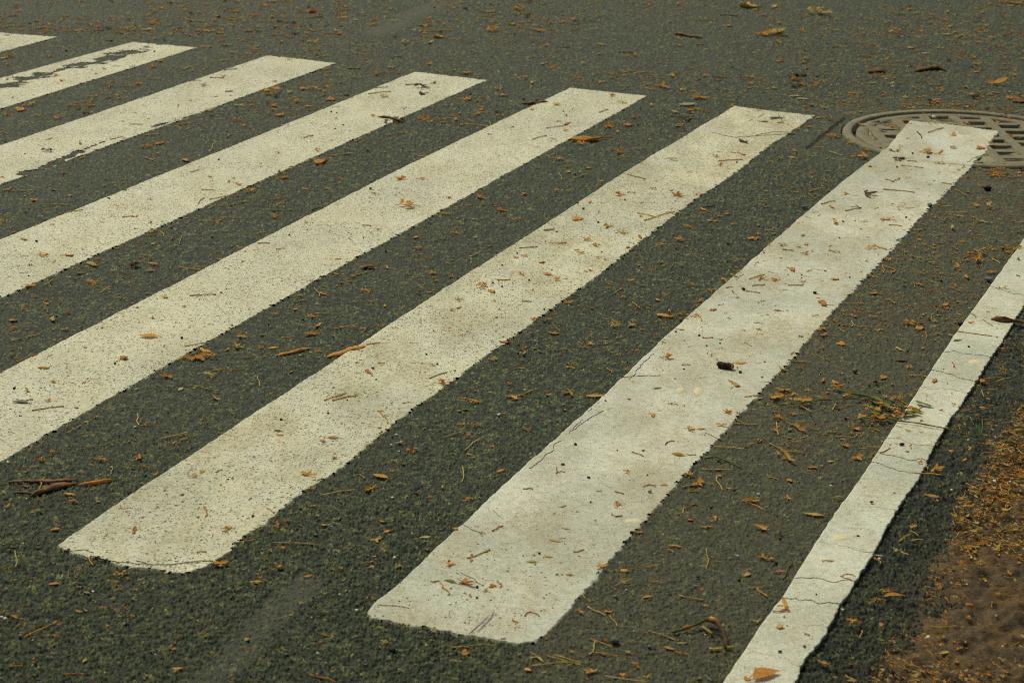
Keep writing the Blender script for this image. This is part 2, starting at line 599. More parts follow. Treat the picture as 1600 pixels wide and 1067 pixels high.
# soil on the right
def build_soil():
    n = NT('brown_soil')
    p = n.pos()
    a = n.noise(p, 26, 6, .7)
    b = n.noise(p, 150, 4, .75)
    c1 = n.ramp(n.math('ADD', n.math('MULTIPLY', a, .55), n.math('MULTIPLY', b, .45)),
                [(.32, (.018, .015, .009)), (.45, (.058, .046, .026)), (.56, (.105, .078, .042)), (.68, (.17, .115, .052))])
    c1 = n.mix(n.rng(n.noise(p, 7, 4, .6), .48, .64, 0, .6), c1, n.ramp(b, [(.3, (.10, .056, .016)), (.7, (.24, .13, .034))]))
    c1 = n.mix(n.math('MULTIPLY', n.attr('dust').outputs['Fac'], n.rng(n.noise(p, 60, 5, .75),   .44, .66, .0, .55)), c1, n.ramp(n.noise(p, 210, 3, .8), [(.3, (.05, .030, .011)), (.5, (.14, .078, .023)), (.7, (.30, .17, .05))]))
    mat = n.fin(c1, .95, n.math('ADD', a, n.math('MULTIPLY', b, .5)), .006, .9, .15)
    vs = np.arange(1.2, 7.5, .006)
    off = np.concatenate([np.linspace(-.06, .9, 210), np.linspace(.93, 4, 60)])
    Vv, O = np.meshgrid(vs, off, indexing='ij')
    e = SOIL_E(Vv) + .05 * (fbm(Vv * 9, Vv * 0, 4) - .5)
    Uu = e + O
    P = xy(Uu, Vv)
    x, y = P[..., 0].ravel(), P[..., 1].ravel()
    o = O.ravel()
    f1, f2, rid = worley(x, y, .016, 91)
    lump = fbm(x * 40, y * 40, 61, 4)
    edge = sstep(-.06, .05, o + .06 * (fbm(x * 22, y * 22, 66) - .5))
    cf1, cf2, cid = worley(x + .01 * vnoise(x * 50, y * 50, 5), y, .034, 95)
    clod = (cid > .55) * np.clip((cf2 - cf1) * 1.6, 0, .8) * .007
    z = edge * clod + base_z(x, y) - .030 * sstep(-.16, .10, o) - .014 + .014 * edge + .024 * edge * (lump - .40) + .006 * edge * (np.clip(f2 - f1, 0, .6)) * (rid > .45) + .03 * sstep(.1, 1.5, o)
    me = mesh_np('soil', np.stack([x, y, z], -1), grid_quads(*O.shape), [mat])
    fattr(me, 'dust', sstep(.30, .05, o + .14 * (fbm(x * 8, y * 8, 68) - .5)) * sstep(-.06, .02, o))
    tag(link('soil', me), 'brown soil verge with orange leaf dust beside the road', kind='structure')


build_soil()


# ------------------------------------------------------------------ painted stripes
ORD = {7: 'first', 6: 'second', 5: 'third', 4: 'fourth', 3: 'fifth', 2: 'sixth', 1: 'seventh'}
PAINT_T = .0027
STRIPE_LABEL = {
    7: 'grimy white crossing stripe nearest the edge line, its far end painted across the manhole cover',
    6: 'speckled white crossing stripe with a cracked far end, second from the edge line',
    5: 'clean speckled white crossing stripe, third from the edge line',
    4: 'cream white crossing stripe with bark crumbs on its edge, fourth from the edge line',
    3: 'white crossing stripe with its lower edge flaking away, fifth from the edge line',
    2: 'white crossing stripe with a long grey worn patch inside, second from the far corner',
    1: 'white crossing stripe of which only the tip shows in the top left corner'}


def paint_relief(x, y, sp):
    f1, f2, rid = worley(x, y, .0075, 11)
    return sp * .0009 * (np.clip((f2 - f1) / .6, 0, 1) - .6) + .0012 * (fbm(x * 18, y * 18, 41, 3) - .5)


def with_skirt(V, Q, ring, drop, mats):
    """adds the dark standing face of the paint film around the outline"""
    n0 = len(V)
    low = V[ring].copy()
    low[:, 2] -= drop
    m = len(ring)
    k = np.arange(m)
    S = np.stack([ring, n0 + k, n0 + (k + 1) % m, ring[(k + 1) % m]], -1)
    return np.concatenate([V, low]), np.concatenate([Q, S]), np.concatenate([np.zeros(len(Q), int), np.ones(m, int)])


def stripe(i, mat, sp):
    nt, ns = (1150 if i > 4 else 760), 92
    s = np.linspace(0, 1, ns)
    t = np.linspace(0, 1, nt)
    ragn = EN[i](s) + .010 * (vnoise(s * 14, s * 0 + i, 5) - .5) + .006 * (vnoise(s * 50, s * 0 + i, 6) - .5)
    ragf = EF[i](s) + .006 * (vnoise(s * 16, s * 0 + i, 7) - .5)
    Vv = ragn[None, :] + (ragf - ragn)[None, :] * t[:, None]
    jr = {6: 1.15, 7: 1.25}.get(i, .75)
    ul = EL[i](Vv) + .0035 * (vnoise(Vv * 22, Vv * 0 + i, 1) - .5) + .0022 * (vnoise(Vv * 90, Vv * 0 + i, 2) - .5)
    ur = ER[i](Vv) + jr * (.0020 * (vnoise(Vv * 13, Vv * 0 + i, 3) - .5) + .0050 * (vnoise(Vv * 62, Vv * 0 + i, 4) - .5) + .0045 * (vnoise(Vv * 135, Vv * 0 + i, 8) - .5))
    Uu = ul + (ur - ul) * s[None, :]
    P = xy(Uu, Vv)
    x, y = P[..., 0], P[..., 1]
    z = base_z(x, y) + PAINT_T + paint_relief(x, y, sp)
    if i == 7:                                  # over the manhole the paint follows the iron beneath it
        md = np.hypot(x - MC[0], y - MC[1])
        z = z + .0045 * sstep(MR + .004, MR - .004, md) * sstep(MR - .034, MR - .028, md) - .004 * sstep(MR - .030, MR - .035, md) * sstep(MR - .048, MR - .042, md)
    V = np.stack([x, y, z], -1).reshape(-1, 3)
    Q = grid_quads(nt, ns)
    idx = np.arange(nt * ns).reshape(nt, ns)
    ring = np.concatenate([idx[0, :], idx[1:, -1], idx[-1, -2::-1], idx[-2:0:-1, 0]])
    # worn-through places show the asphalt
    C = P.reshape(-1, 2)
    wear = np.full(len(C), -1.0)
    if i == 2:
        d = poly_dist(C, at(*np.array([(0, 139), (42, 124), (88, 113), (130, 101), (150, 99), (190, 86), (236, 75)], float).T))
        wear = .034 - d + .12 * (fbm(C[:, 0] * 9, C[:, 1] * 24, 12, 4) - .50)
        w2 = .040 - poly_dist(C, at(*np.array([(125, 104), (150, 99), (180, 89)], float).T)) + .05 * (fbm(C[:, 0] * 9, C[:, 1] * 30, 14) - .5)
        wear = np.maximum(wear, w2)
        wear = np.where(fbm(C[:, 0] * 14, C[:, 1] * 40, 16) > .60, wear - .03, wear)
    if i == 3:
        d = poly_dist(C, at(*np.array([(40, 272), (85, 256), (110, 244), (125, 236)], float).T))
        wear = .020 - d + .060 * (fbm(C[:, 0] * 9, C[:, 1] * 26, 13, 4) - .54)
        d = poly_dist(C, at(*np.array([(120, 238), (165, 221), (190, 214)], float).T))
        wear = np.maximum(wear, .008 - d + .04 * (fbm(C[:, 0] * 12, C[:, 1] * 34, 19) - .55))
        d = poly_dist(C, at(*np.array([(240, 198), (280, 187), (335, 170)], float).T))
        wear = np.maximum(wear, .006 - d + .03 * (fbm(C[:, 0] * 12, C[:, 1] * 34, 18) - .55))
    if i == 6:
        d = poly_dist(C, at(*np.array([(1195, 190), (1215, 184)], float).T))
        wear = .012 - d + .06 * (fbm(C[:, 0] * 16, C[:, 1] * 30, 15) - .58)
    V[:, 2] -= .0024 * sstep(-.016, .001, wear)
    wear = wear[Q].mean(1)
    C = C[Q].mean(1)
    # the film feathers out at its outline, darker mostly on its right and near edges, and is nibbled by the stones
    zz = V[:, 2].reshape(nt, ns)
    for sl in ((slice(None), -1), (0, slice(None)), (slice(None), 0), (-1, slice(None))):
        zz[sl] = base_z(x[sl], y[sl]) - .0022
    fr, fc = np.divmod(np.arange(len(Q)), ns - 1)
    ee = np.minimum(np.minimum(ns - 2 - fc, fr), np.minimum(fc + 1, nt - 2 - fr))
    er = np.minimum(ns - 2 - fc, fr)
    _, _, nib = worley(C[:, 0], C[:, 1], .0075, 11)
    n2 = vnoise(C[:, 0] * 30, C[:, 1] * 30, 33)
    wear = np.where((er < 3) & (nib > .96 - .26 * n2 + .06 * er), 1, wear)
    wear = np.where((ee < 2) & (nib > .93 - .2 * n2), 1, wear)
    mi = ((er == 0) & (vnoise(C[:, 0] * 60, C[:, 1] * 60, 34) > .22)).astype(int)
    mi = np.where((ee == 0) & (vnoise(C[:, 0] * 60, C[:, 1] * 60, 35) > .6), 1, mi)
    Q, mi = Q[wear <= 0], mi[wear <= 0]
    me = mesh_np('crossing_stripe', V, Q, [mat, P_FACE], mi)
    o = link('crossing_stripe', me)
    return tag(o, STRIPE_LABEL[i], 'crossing stripe', 'white stripes of the zebra crossing')


def top_z(x, y):
    return float(base_z(np.array(x), np.array(y)))


def ribbon_on(parent, name, pts, w, mat, lift=.0009, wob=.008, closed_blob=False, seed=0):
    """a thin crack or scuff lying on the paint: a narrow raised sliver of its own"""
    r = np.random.RandomState(seed)
    P = at(*np.array(pts, float).T)
    seg = [P[0]]
    for a, b in zip(P[:-1], P[1:]):
        n = max(2, int(np.hypot(*(b - a)) / .008))
        for k in range(1, n + 1):
            seg.append(a + (b - a) * k / n)
    seg = np.array(seg)
    n = len(seg)
    k = np.arange(n)
    tan = np.gradient(seg, axis=0)
    tan /= np.linalg.norm(tan, axis=1)[:, None] + 1e-9
    nor = np.stack([-tan[:, 1], tan[:, 0]], -1)
    seg = seg + nor * (wob * 2 * (fbm(k * .30, k * 0 + seed, 3, 4) - .5))[:, None]
    ww = .55 * w * (.35 + 1.1 * vnoise(k * .35, k * 0 + seed, 9)) * np.minimum(1, np.minimum(k, n - 1 - k) / 3 + .15)
    a, b = seg + nor * ww[:, None], seg - nor * ww[:, None]
    z = base_z(seg[:, 0], seg[:, 1]) + PAINT_T + paint_relief(seg[:, 0], seg[:, 1], .3) + lift
    V = np.concatenate([np.c_[a, z], np.c_[seg, z + .0003], np.c_[b, z], np.c_[a, z - .003], np.c_[b, z - .003]])
    i = np.arange(n - 1)
    Q = np.concatenate([np.stack([i + p * n, i + q * n, i + 1 + q * n, i + 1 + p * n], -1) for p, q in ((0, 1), (1, 2), (3, 0), (2, 4))])
    keepq = np.tile(vnoise(i * .16, i * 0 + seed, 17) > (.45 if w < .0011 else .15), 4)
    o = link(name, mesh_np(name, V, Q[keepq], [mat]), parent)
    return o


def patch_on(parent, name, c, w, h, mat, seed=0, lift=.0008):
    """a low irregular blot on the paint; w,h in photo pixels"""
    r = np.random.RandomState(seed)
    n = 26
    a = np.linspace(0, 2 * math.pi, n, endpoint=False)
    rad = 1 + .35 * (vnoise(np.cos(a) * 1.6 + 7, np.sin(a) * 1.6 + seed, 3) - .5) + .16 * (r.rand(n) - .5)
    px = c[0] + w / 2 * np.cos(a) * rad
    py = c[1] + h / 2 * np.sin(a) * rad
    P = at(px, py)
    C = at(c[0], c[1])
    M = C + (P - C) * .8
    zf = lambda q: base_z(q[..., 0], q[..., 1]) + PAINT_T + paint_relief(q[..., 0], q[..., 1], .3)
    V = np.concatenate([np.c_[P, zf(P) - .001], np.c_[M, zf(M) + lift], [[*C, float(zf(C)) + lift * 1.3]]])
    k = np.arange(n)
    Q = np.concatenate([np.stack([k, (k + 1) % n, n + (k + 1) % n, n + k], -1), np.stack([n + k, n + (k + 1) % n, np.full(n, 2 * n), np.full(n, 2 * n)], -1)])
    pm = PM()
    pm.add(V, [tuple(dict.fromkeys(q)) for q in Q.tolist()])
    return link(name, pm.mesh(name, [mat]), parent)


ST = {}
for i in range(1, 8):
    ST[i] = stripe(i, P_SPECK if i <= 5 else (P_MIX if i == 6 else P_SMOOTH), {6: .9, 7: .35}.get(i, 1.0))

for k, (pts, w) in enumerate((
        ([(1110, 208), (1150, 216), (1200, 212), (1245, 210)], .0018), ([(1180, 212), (1210, 207), (1232, 208)], .003),
        ([(1215, 178), (1222, 192), (1240, 200)], .0012), ([(1200, 172), (1190, 182), (1170, 190)], .0009), ([(1225, 196), (1262, 190)], .001),
        ([(100, 862), (135, 862), (180, 872), (230, 884), (270, 885), (320, 879)], .0007), ([(122, 866), (180, 878), (240, 887)], .0006), ([(440, 756), (470, 757), (482, 763)], .0006),
        ([(1040, 329), (1060, 331), (1078, 326)], .0008), ([(1090, 318), (1100, 325), (1120, 322)], .0006))):
    ribbon_on(ST[6], 'crack', pts, w, CRACKM, seed=k)
for k, (pts, w) in enumerate((
        ([(1040, 536), (1005, 570), (975, 608), (955, 637), (925, 655), (890, 676), (860, 707), (828, 735), (800, 768)], .0005),
        ([(970, 592), (1000, 590), (1032, 589)], .0010), ([(1195, 395), (1180, 412), (1150, 440)], .0005), ([(925, 640), (905, 662), (880, 690)], .0006),
        ([(720, 822), (745, 832), (752, 840)], .0008), ([(722, 896), (738, 906), (748, 916)], .0009), ([(690, 940), (703, 952), (706, 965)], .0009),
        ([(590, 948), (640, 952), (668, 962), (682, 972)], .0007), ([(1503, 264), (1510, 255), (1520, 248), (1532, 244)], .0022),
        ([(925, 752), (950, 756), (985, 762)], .0006), ([(1430, 305), (1470, 308)], .0006), ([(770, 802), (785, 812)], .0008), ([(735, 878), (755, 885)], .0006),
        ([(780, 994), (838, 996)], .0005), ([(1090, 675), (1130, 690)], .0006))):
    ribbon_on(ST[7], 'crack', pts, w, CRACKM, seed=40 + k)
ARC = [(MC[0] + (MR - .036) * math.cos(t), MC[1] + (MR - .036) * math.sin(t)) for t in np.linspace(3.55, 4.75, 26)]
for k, pts in enumerate(([(733, 992), (750, 975), (765, 962)], [(747, 988), (758, 976), (772, 958)])):
    ribbon_on(ST[7], 'scuff_mark', pts, .006, SCUFF, seed=80 + k, wob=.001)
for k, (c, w, h) in enumerate((((1091, 613), 17, 13), ((1064, 611), 16, 9), ((1086, 629), 9, 5), ((990, 816), 30, 9))):
    patch_on(ST[7], 'pale_blot', c, w, h, STAINM, seed=k)


# edge line: slabs of paint broken by cracks running across
def build_edge_line():
    mid = lambda l, r: (uv(at(*l))[1], uv(at(*r))[1])
    cr_ = [((1600, 455), (1640, 470)), ((1545, 455), (1598, 474)), ((1525, 475), (1596, 479)), ((1510, 500), (1582, 514)), ((1480, 552), (1547, 560)), ((1456, 581), (1530, 599)),
           ((1440, 607), (1520, 614)), ((1417, 640), (1489, 650)), ((1400, 670), (1480, 678)), ((1384, 686), (1462, 702)), ((1372, 709), (1450, 724)), ((1360, 725), (1432, 743)),
           ((1320, 784), (1397, 799)), ((1295, 824), (1385, 824)), ((1276, 851), (1364, 863)), ((1242, 907), (1336, 910)), ((1224, 934), (1311, 947)), ((1202, 972), (1292, 980)),
           ((1167, 1013), (1253, 1043)), ((1110, 1095), (1200, 1120))]
    gaps = [.38 * g for g in (.0015, .0007, .0008, .0012, .0010, .0010, .0006, .0016, .0004, .0012, .0003, .0014, .0014, .0007, .0013, .0005, .0013, .0004, .0014, .001)]
    cr_ = [mid(*c) for c in cr_]
    top = (V0 + .9, V0 + .9)
    bot = (1.3, 1.3)
    bounds = [(top, 0)] + list(zip(cr_, gaps)) + [(bot, 0)]
    VV, QQ, MM, off = [], [], [], 0
    ns = 34
    s = np.linspace(0, 1, ns)
    for k in range(len(bounds) - 1):
        (fa, fg), (na, ng) = bounds[k], bounds[k + 1]
        wob = lambda a, j: a[0] + (a[1] - a[0]) * s + (.030 * (fbm(s * 4.5, s * 0 + j, 71, 4) - .5) if 0 < j < len(bounds) - 1 else 0)
        tap = lambda g, j: g * (.35 + 1.2 * vnoise(s * 4, s * 0 + j, 72) + .8 * sstep(.85, 1, s))
        vf = wob(fa, k) - tap(fg, k)
        vn = wob(na, k + 1) + tap(ng, k + 1)
        nt = max(4, int((vf.mean() - vn.mean()) / .004))
        t = np.linspace(0, 1, nt)
        Vv = vn[None] + (vf - vn)[None] * t[:, None]
        rc = .0032 * ((1 - sstep(0, .012, (Vv - vn[None]))) + (1 - sstep(0, .012, (vf[None] - Vv)))) * (1 if ng > .0006 else .3)
        ul = LINE_L(Vv) + .002 * (vnoise(Vv * 40, Vv * 0, 73) - .5)
        ur = LINE_R(Vv) + .0025 * (vnoise(Vv * 20, Vv * 0, 74) - .5) + .0035 * (vnoise(Vv * 120, Vv * 0, 75) - .5) - rc
        P = xy(ul + (ur - ul) * s[None], Vv)
        z = base_z(P[..., 0], P[..., 1]) + PAINT_T + .0008 * math.sin(k * 5.1) + paint_relief(P[..., 0], P[..., 1], .25)
        V = np.concatenate([P, z[..., None]], -1).reshape(-1, 3)
        idx = np.arange(nt * ns).reshape(nt, ns)
        ring = np.concatenate([idx[0, :], idx[1:, -1], idx[-1, -2::-1], idx[-2:0:-1, 0]])
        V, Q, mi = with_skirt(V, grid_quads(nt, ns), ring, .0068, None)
        VV.append(V)
        QQ.append(Q + off)
        MM.append(mi)
        off += len(V)
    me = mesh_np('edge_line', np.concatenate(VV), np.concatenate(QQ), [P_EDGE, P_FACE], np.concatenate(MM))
    o = tag(link('edge_line', me), 'narrow white edge line cracked across into short slabs, beside the soil', 'road marking')
    patch_on(o, 'pale_blot', (1523, 568), 24, 9, STAINM, 11)
    patch_on(o, 'pale_blot', (1315, 843), 30, 11, STAINM, 12)
    patch_on(o, 'pale_blot', (1449, 695), 22, 7, STAINM, 13)
    return o


LINE = build_edge_line()


# ------------------------------------------------------------------ manhole
def build_manhole():
    n = NT('dusty_cast_iron')
    p = n.pos()
    a, b = n.noise(p, 28, 5, .65), n.noise(p, 240, 3, .7)
    col = n.ramp(n.math('ADD', n.math('MULTIPLY', a, .6), n.math('MULTIPLY', b, .4)), [(.3, (.085, .08, .042)), (.5, (.17, .155, .082)), (.7, (.27, .24, .125))])
    iron = n.fin(col, .8, b, .0015, .6, .35)
    n = NT('recess_dirt')
    p = n.pos()
    col = n.ramp(n.noise(p, 14, 5, .65), [(.38, (.022, .023, .015)), (.46, (.09, .082, .045)), (.57, (.27, .235, .125))])
    dirt = n.fin(col, .9, n.noise(p, 200, 4), .002, .7, .25)
    root = bpy.data.objects.new('manhole_cover', None)
    COL.objects.link(root)
    z0 = top_z(*MC)
    root.location = (MC[0], MC[1], z0)
    tag(root, 'round dusty cast iron manhole cover with a lattice top, half under a white stripe', 'manhole cover')

    def lathe(prof, nseg=120):
        pr = np.array(prof)
        ang = np.linspace(0, 2 * math.pi, nseg, endpoint=False)
        V = np.stack([pr[:, None, 0] * np.cos(ang), pr[:, None, 0] * np.sin(ang), np.repeat(pr[:, 1:2], nseg, 1)], -1)
        m = len(pr)
        i = np.arange(m * nseg).reshape(m, nseg)
        j = np.roll(i, -1, 1)
        return V.reshape(-1, 3), np.stack([i[:-1], i[1:], j[1:], j[:-1]], -1).reshape(-1, 4)
    rf = MR
    V, Q = lathe([(rf, -.05), (rf, -.001), (rf - .004, .0060), (rf - .027, .0060), (rf - .031, .003), (rf - .032, -.03), (rf - .034, -.035)])
    link('frame_ring', mesh_np('frame_ring', V, Q, [iron]), root)
    rl = rf - .046
    DEP = .010
    V, Q = lathe([(rl, -.04)] + [(rl * (1 - k / 44) + .0005, -DEP) for k in range(45)], 150)
    m_ = V[:, 2] > -.03
    fill = sstep(.48, .72, fbm(V[:, 0] * 7 + 3, V[:, 1] * 7, 88, 4) - .12 * (V[:, 0] + V[:, 1]) / rl)
    V[:, 2] = np.where(m_, V[:, 2] + (DEP + .001) * fill * (.55 + .6 * fbm(V[:, 0] * 40, V[:, 1] * 40, 89, 3)), V[:, 2])
    lid = link('lid', mesh_np('lid', V, Q, [dirt]), root)
    V, Q = lathe([(rl, -.03), (rl, -.001), (rl - .003, .0008), (rl - .036, .0008), (rl - .039, -.002), (rl - .041, -DEP - .002)])
    link('rim', mesh_np('rim', V, Q, [iron]), lid)
    # lattice: long ribs one way, staggered short bars the other
    a1 = at(1515, 188) - at(1528, 200)
    a1 /= np.hypot(*a1)
    a2 = at(1440, 205) - at(1400, 206)
    a2 = a2 - a1 * (a2 @ a1)
    a2 /= np.hypot(*a2)
    pm = PM()
    rin = rl - .038

    def bar(c, d, half, w, z):
        e = np.array([-d[1], d[0]])
        vs = []
        for (k, zz) in ((w, -DEP - .002), (w * .86, z - .001), (w * .74, z)):
            for sa, sb in ((-1, -1), (1, -1), (1, 1), (-1, 1)):
                q = c + d * half * sa + e * k * sb
                vs.append((q[0], q[1], zz))
        fs = [(8, 9, 10, 11)]
        for lv in (0, 4):
            for k in range(4):
                fs.append((lv + k, lv + (k + 1) % 4, lv + 4 + (k + 1) % 4, lv + 4 + k))
        pm.add(vs, fs)
    pitch = .105
    for k in range(-4, 5):
        o_ = k * pitch + .02
        if abs(o_) >= rin - .01:
            continue
        hl = math.sqrt(rin ** 2 - o_ ** 2)
        bar(a2 * o_, a1, hl + .002, .019, .0015)
    for k in range(-5, 5):
        o_ = (k + .5) * pitch + .02
        for j in range(-8, 9):
            q = (j + .5 * (k % 2)) * .088
            c = a2 * o_ + a1 * q
            if np.hypot(*c) > rin - .03:
                continue
            bar(c, a2, pitch / 2 - .014, .020, .0010)
    link('lattice', pm.mesh('lattice', [iron], smooth=False), lid)
    for k in range(3):
        t = k * 2.1 + .4
        c = np.array([math.cos(t), math.sin(t)]) * (rl - .018)
        pm = PM()
        pm.tube([(c[0], c[1], -.004), (c[0], c[1], .003)], .010, 10)
        link('bolt', pm.mesh('bolt', [iron]), lid)
    # dark packing of dirt in the joint between frame and lid
    V, Q = lathe([(rf - .028, -.034), (rf - .034, -.020), (rl + .002, -.020)])
    link('joint_dirt', mesh_np('joint_dirt', V, Q, [CRACKM]), root)


build_manhole()

# ------------------------------------------------------------------ litter prototypes


def pts_curve(n, L, bend, lift, r):
    a = (r.rand() - .5) * bend
    out = []
    for k in range(n):
        t = k / (n - 1)
        out.append(((t - .5) * L, a * L * (t * (1 - t)) * 2 + .01 * r.randn() * L, lift * L * 4 * t * (1 - t) * r.rand()))
    return out


def mk_scrap(seed):
    r = np.random.RandomState(seed)
    pm = PM()
    n = 11
    ang = np.linspace(0, 2 * math.pi, n, endpoint=False) + r.rand(n) * .3
    asp = r.uniform(.32, .7)
    rad = .5 * (1 - .62 * r.rand(n))
    cu, tw = r.uniform(.25, .9), r.uniform(-.5, .5)
    vs = []
    for f in (1, .55):
        for k in range(n):
            x, y = rad[k] * f * math.cos(ang[k]), rad[k] * f * math.sin(ang[k]) * asp
            vs.append((x, y, cu * (y * y * 2.2 + .35 * x * x) + tw * x * y + .05 * r.rand() + .02))
    vs.append((0, 0, .03))
    m = len(vs)
    vs += [(a, b, c - .045) for a, b, c in vs]
    fs = []
    for k in range(n):
        j = (k + 1) % n
        fs += [(k, j, n + j, n + k), (n + k, n + j, 2 * n), (m + j, m + k, m + n + k, m + n + j), (m + n + j, m + n + k, m + 2 * n), (k, m + k, m + j, j)]
    pm.add(vs, fs)
    if r.rand() < .4:
        pm.tube([(.3, 0, .06), (.55, .08, .05), (.75, .02, .03)], .022, 4)
    return pm


def mk_bract(seed):
    r = np.random.RandomState(seed)
    pm = PM()
    nl = r.randint(2, 5)
    a0 = r.rand() * 6
    for k in range(nl):
        a = a0 + k * 2 * math.pi / nl * .75 + r.uniform(-.5, .5)
        L = r.uniform(.3, .62)
        d = np.array([math.cos(a), math.sin(a)])
        e = (-d[1], d[0], r.uniform(-.6, .6))
        cu = r.uniform(.0, .5)
        pts = [(d[0] * L * t + e[0] * .12 * t * t, d[1] * L * t + e[1] * .12 * t * t, .05 + cu * t * t * L) for t in (0, .2, .45, .7, .9, 1)]
        w = r.uniform(.075, .15)
        pm.ribbon(pts, [w * .5, w * .9, w, w * .85, w * .45, .01], e, r.uniform(.3, 1.2))
    pm.tube([(0, 0, .05), (-.12 * math.cos(a0), -.12 * math.sin(a0), .05), (-.35 * math.cos(a0 + .3), -.35 * math.sin(a0 + .3), .04)], [.05, .03, .02], 4)
    return pm


def mk_blossom(seed):
    r = np.random.RandomState(seed)
    pm = PM()
    for k in range(r.randint(5, 10)):
        c = r.randn(2) * np.array([.2, .15])
        a = r.rand() * 6.28
        d = np.array([math.cos(a), math.sin(a)])
        L = r.uniform(.18, .4)
        e = (-d[1], d[0], r.uniform(-1.2, 1.2))
        z0 = r.uniform(.03, .14)
        pts = [(c[0] + d[0] * L * (t - .5), c[1] + d[1] * L * (t - .5), z0 + r.uniform(0, .06) + .25 * L * (t - .5) ** 2) for t in (0, .3, .6, 1)]
        w = r.uniform(.06, .13)
        pm.ribbon(pts, [w * .3, w, w * .8, w * .15], e, r.uniform(.2, .9))
    for k in range(r.randint(1, 4)):
        a = r.rand() * 6.28
        pm.tube([(0, 0, .06), (.3 * math.cos(a), .3 * math.sin(a), .08), (.55 * math.cos(a + .2), .55 * math.sin(a + .2), .04)], .016, 4)
    return pm


def mk_stalk(seed):
    """unit length along x; radius is set by the object's y/z scale (1 = radius unit)"""
    r = np.random.RandomState(seed)
    pm = PM()
    n = 8
    b, b2 = r.uniform(-6, 6), r.uniform(-2, 2)
    pts = [(k / (n - 1) - .5, 0, 0) for k in range(n)]
    pts = [(p[0], b * (p[0] ** 2 - .25) * 2 + b2 * math.sin(p[0] * 9), 1.2 + 1.2 * (1 - 4 * p[0] ** 2) * r.rand()) for p in pts]
    rad = [1.0 + .25 * r.rand() for _ in pts]
    rad[0] = 1.7
    rad[1] = 1.2
    rad[-1] = 1.45
    # build in x scaled space: tube normals are taken on a x100 stretched copy
    st = PM()
    st.tube([(p[0] * 40, p[1], p[2]) for p in pts], rad, 6)
    pm.v = [(v[0] / 40, v[1], v[2]) for v in st.v]
    pm.f, pm.mi = st.f, st.mi
    return pm


def mk_pebble(seed, flat=.55):
    import bmesh
    r = np.random.RandomState(seed)
    bm = bmesh.new()
    bmesh.ops.create_icosphere(bm, subdivisions=2, radius=.5)
    off = r.rand(3) * 9
    pm = PM()
    vs = []
    for v in bm.verts:
        k = 1 + .95 * (float(vnoise(np.array(v.co.x * 2.3 + off[0]), np.array(v.co.y * 2.3 + v.co.z * 1.7 + off[1]), seed)) - .5)
        vs.append((v.co.x * k, v.co.y * k * .8, v.co.z * k * flat + .3))
    pm.add(vs, [[q.index for q in f.verts] for f in bm.faces])
    bm.free()
    return pm


def mk_leaf(seed):
    r = np.random.RandomState(seed)
    pm = PM()
    ts = np.linspace(0, 1, 9)
    bend, cu = r.uniform(-.15, .15), r.uniform(.05, .3)
    pts = [(t - .5, bend * math.sin(t * 3.14), .03 + cu * (t - .45) ** 2) for t in ts]
    w = r.uniform(.16, .24)
    pm.ribbon(pts, [max(.012, w * math.sin(math.pi * t ** .85)) for t in ts], (0, 1, r.uniform(-.15, .15)), r.uniform(.15, .5))
    pm.tube([(-.48, 0, .05), (-.6, .02, .04), (-.68, .05, .02)], .018, 4)
    return pm


MATS = {'o': RUST, 't': TAN, 'b': BROWN, 'y': YELL, 'g': GREEN, 'w': PALE, 'p': PINK, 'k': DARK, 's': GREYST, 'q': WHITEST}
CNAME = {'o': 'rust orange', 't': 'tan', 'b': 'dark brown', 'y': 'yellow', 'g': 'green', 'w': 'pale cream', 'p': 'pink', 'k': 'black', 's': 'grey', 'q': 'white'}
KINDS = {'leaf_scrap': (mk_scrap, 12), 'dry_bract': (mk_bract, 12), 'dry_blossom': (mk_blossom, 12), 'leaf_stalk': (mk_stalk, 12), 'pebble': (mk_pebble, 6), 'seed': (mk_pebble, 6), 'leaf': (mk_leaf, 6)}
CACHE = {}


def soil_top(p):
    q = uv(np.asarray(p))
    o = float(q[0] - SOIL_E(q[1]))
    return top_z(*p) - .030 * float(sstep(-.16, .10, o)) + .03 * float(sstep(.1, 1.5, o)) + .008



def proto(kind, var, c):
    key = (kind, var, c)
    if key not in CACHE:
        fn, n = KINDS[kind]
        CACHE[key] = fn(100 + var + 37 * len(kind)).mesh(kind, [MATS[c]])
    return CACHE[key]


def zone_of(p):
    """where a point lies, in words"""
    u, v = uv(np.asarray(p))
    if np.hypot(p[0] - MC[0], p[1] - MC[1]) < MR and not (EL[7](v) < u < ER[7](v)):
        return 'on the manhole cover', True, ''
    if u > SOIL_E(v) - .01:
        return 'on the brown soil', False, ''
    f = 'near its far end' if v > V0 - 1.1 else ('near its close end' if v < V1 + 1.5 else 'about midway')
    g_ = f.replace('its far end', 'the far end').replace('its close end', 'the close end')
    if u > LINE_R(v):
        return 'between edge line and soil', False, g_
    if u > LINE_L(v):
        return 'on the cracked edge line', True, g_
    vf = float(EF[7](np.array(.5)))
    if v > V0 + .02 and u < ER[7](v):
        d = 'far beyond' if v > V0 + 1.2 else 'just beyond'
        k = int(np.clip(round((u - A0 - WD / 2) / SP), 1, 7))
        return d + ' the tip of the %s stripe' % ORD[k], False, ''
    if v < V1 + .05 and u > EL[6](v) - .3:
        return 'on asphalt at the close ends of the stripes', False, ''
    for i in range(7, 0, -1):
        if u > ER[i](v):
            if i == 7:
                return 'between first stripe and edge line', False, g_
            return 'between %s and %s stripes' % (ORD[i + 1], ORD[i]), False, g_
        if u > EL[i](v):
            return 'on the %s stripe' % ORD[i], True, f
    return 'beyond the seventh stripe', False, ''


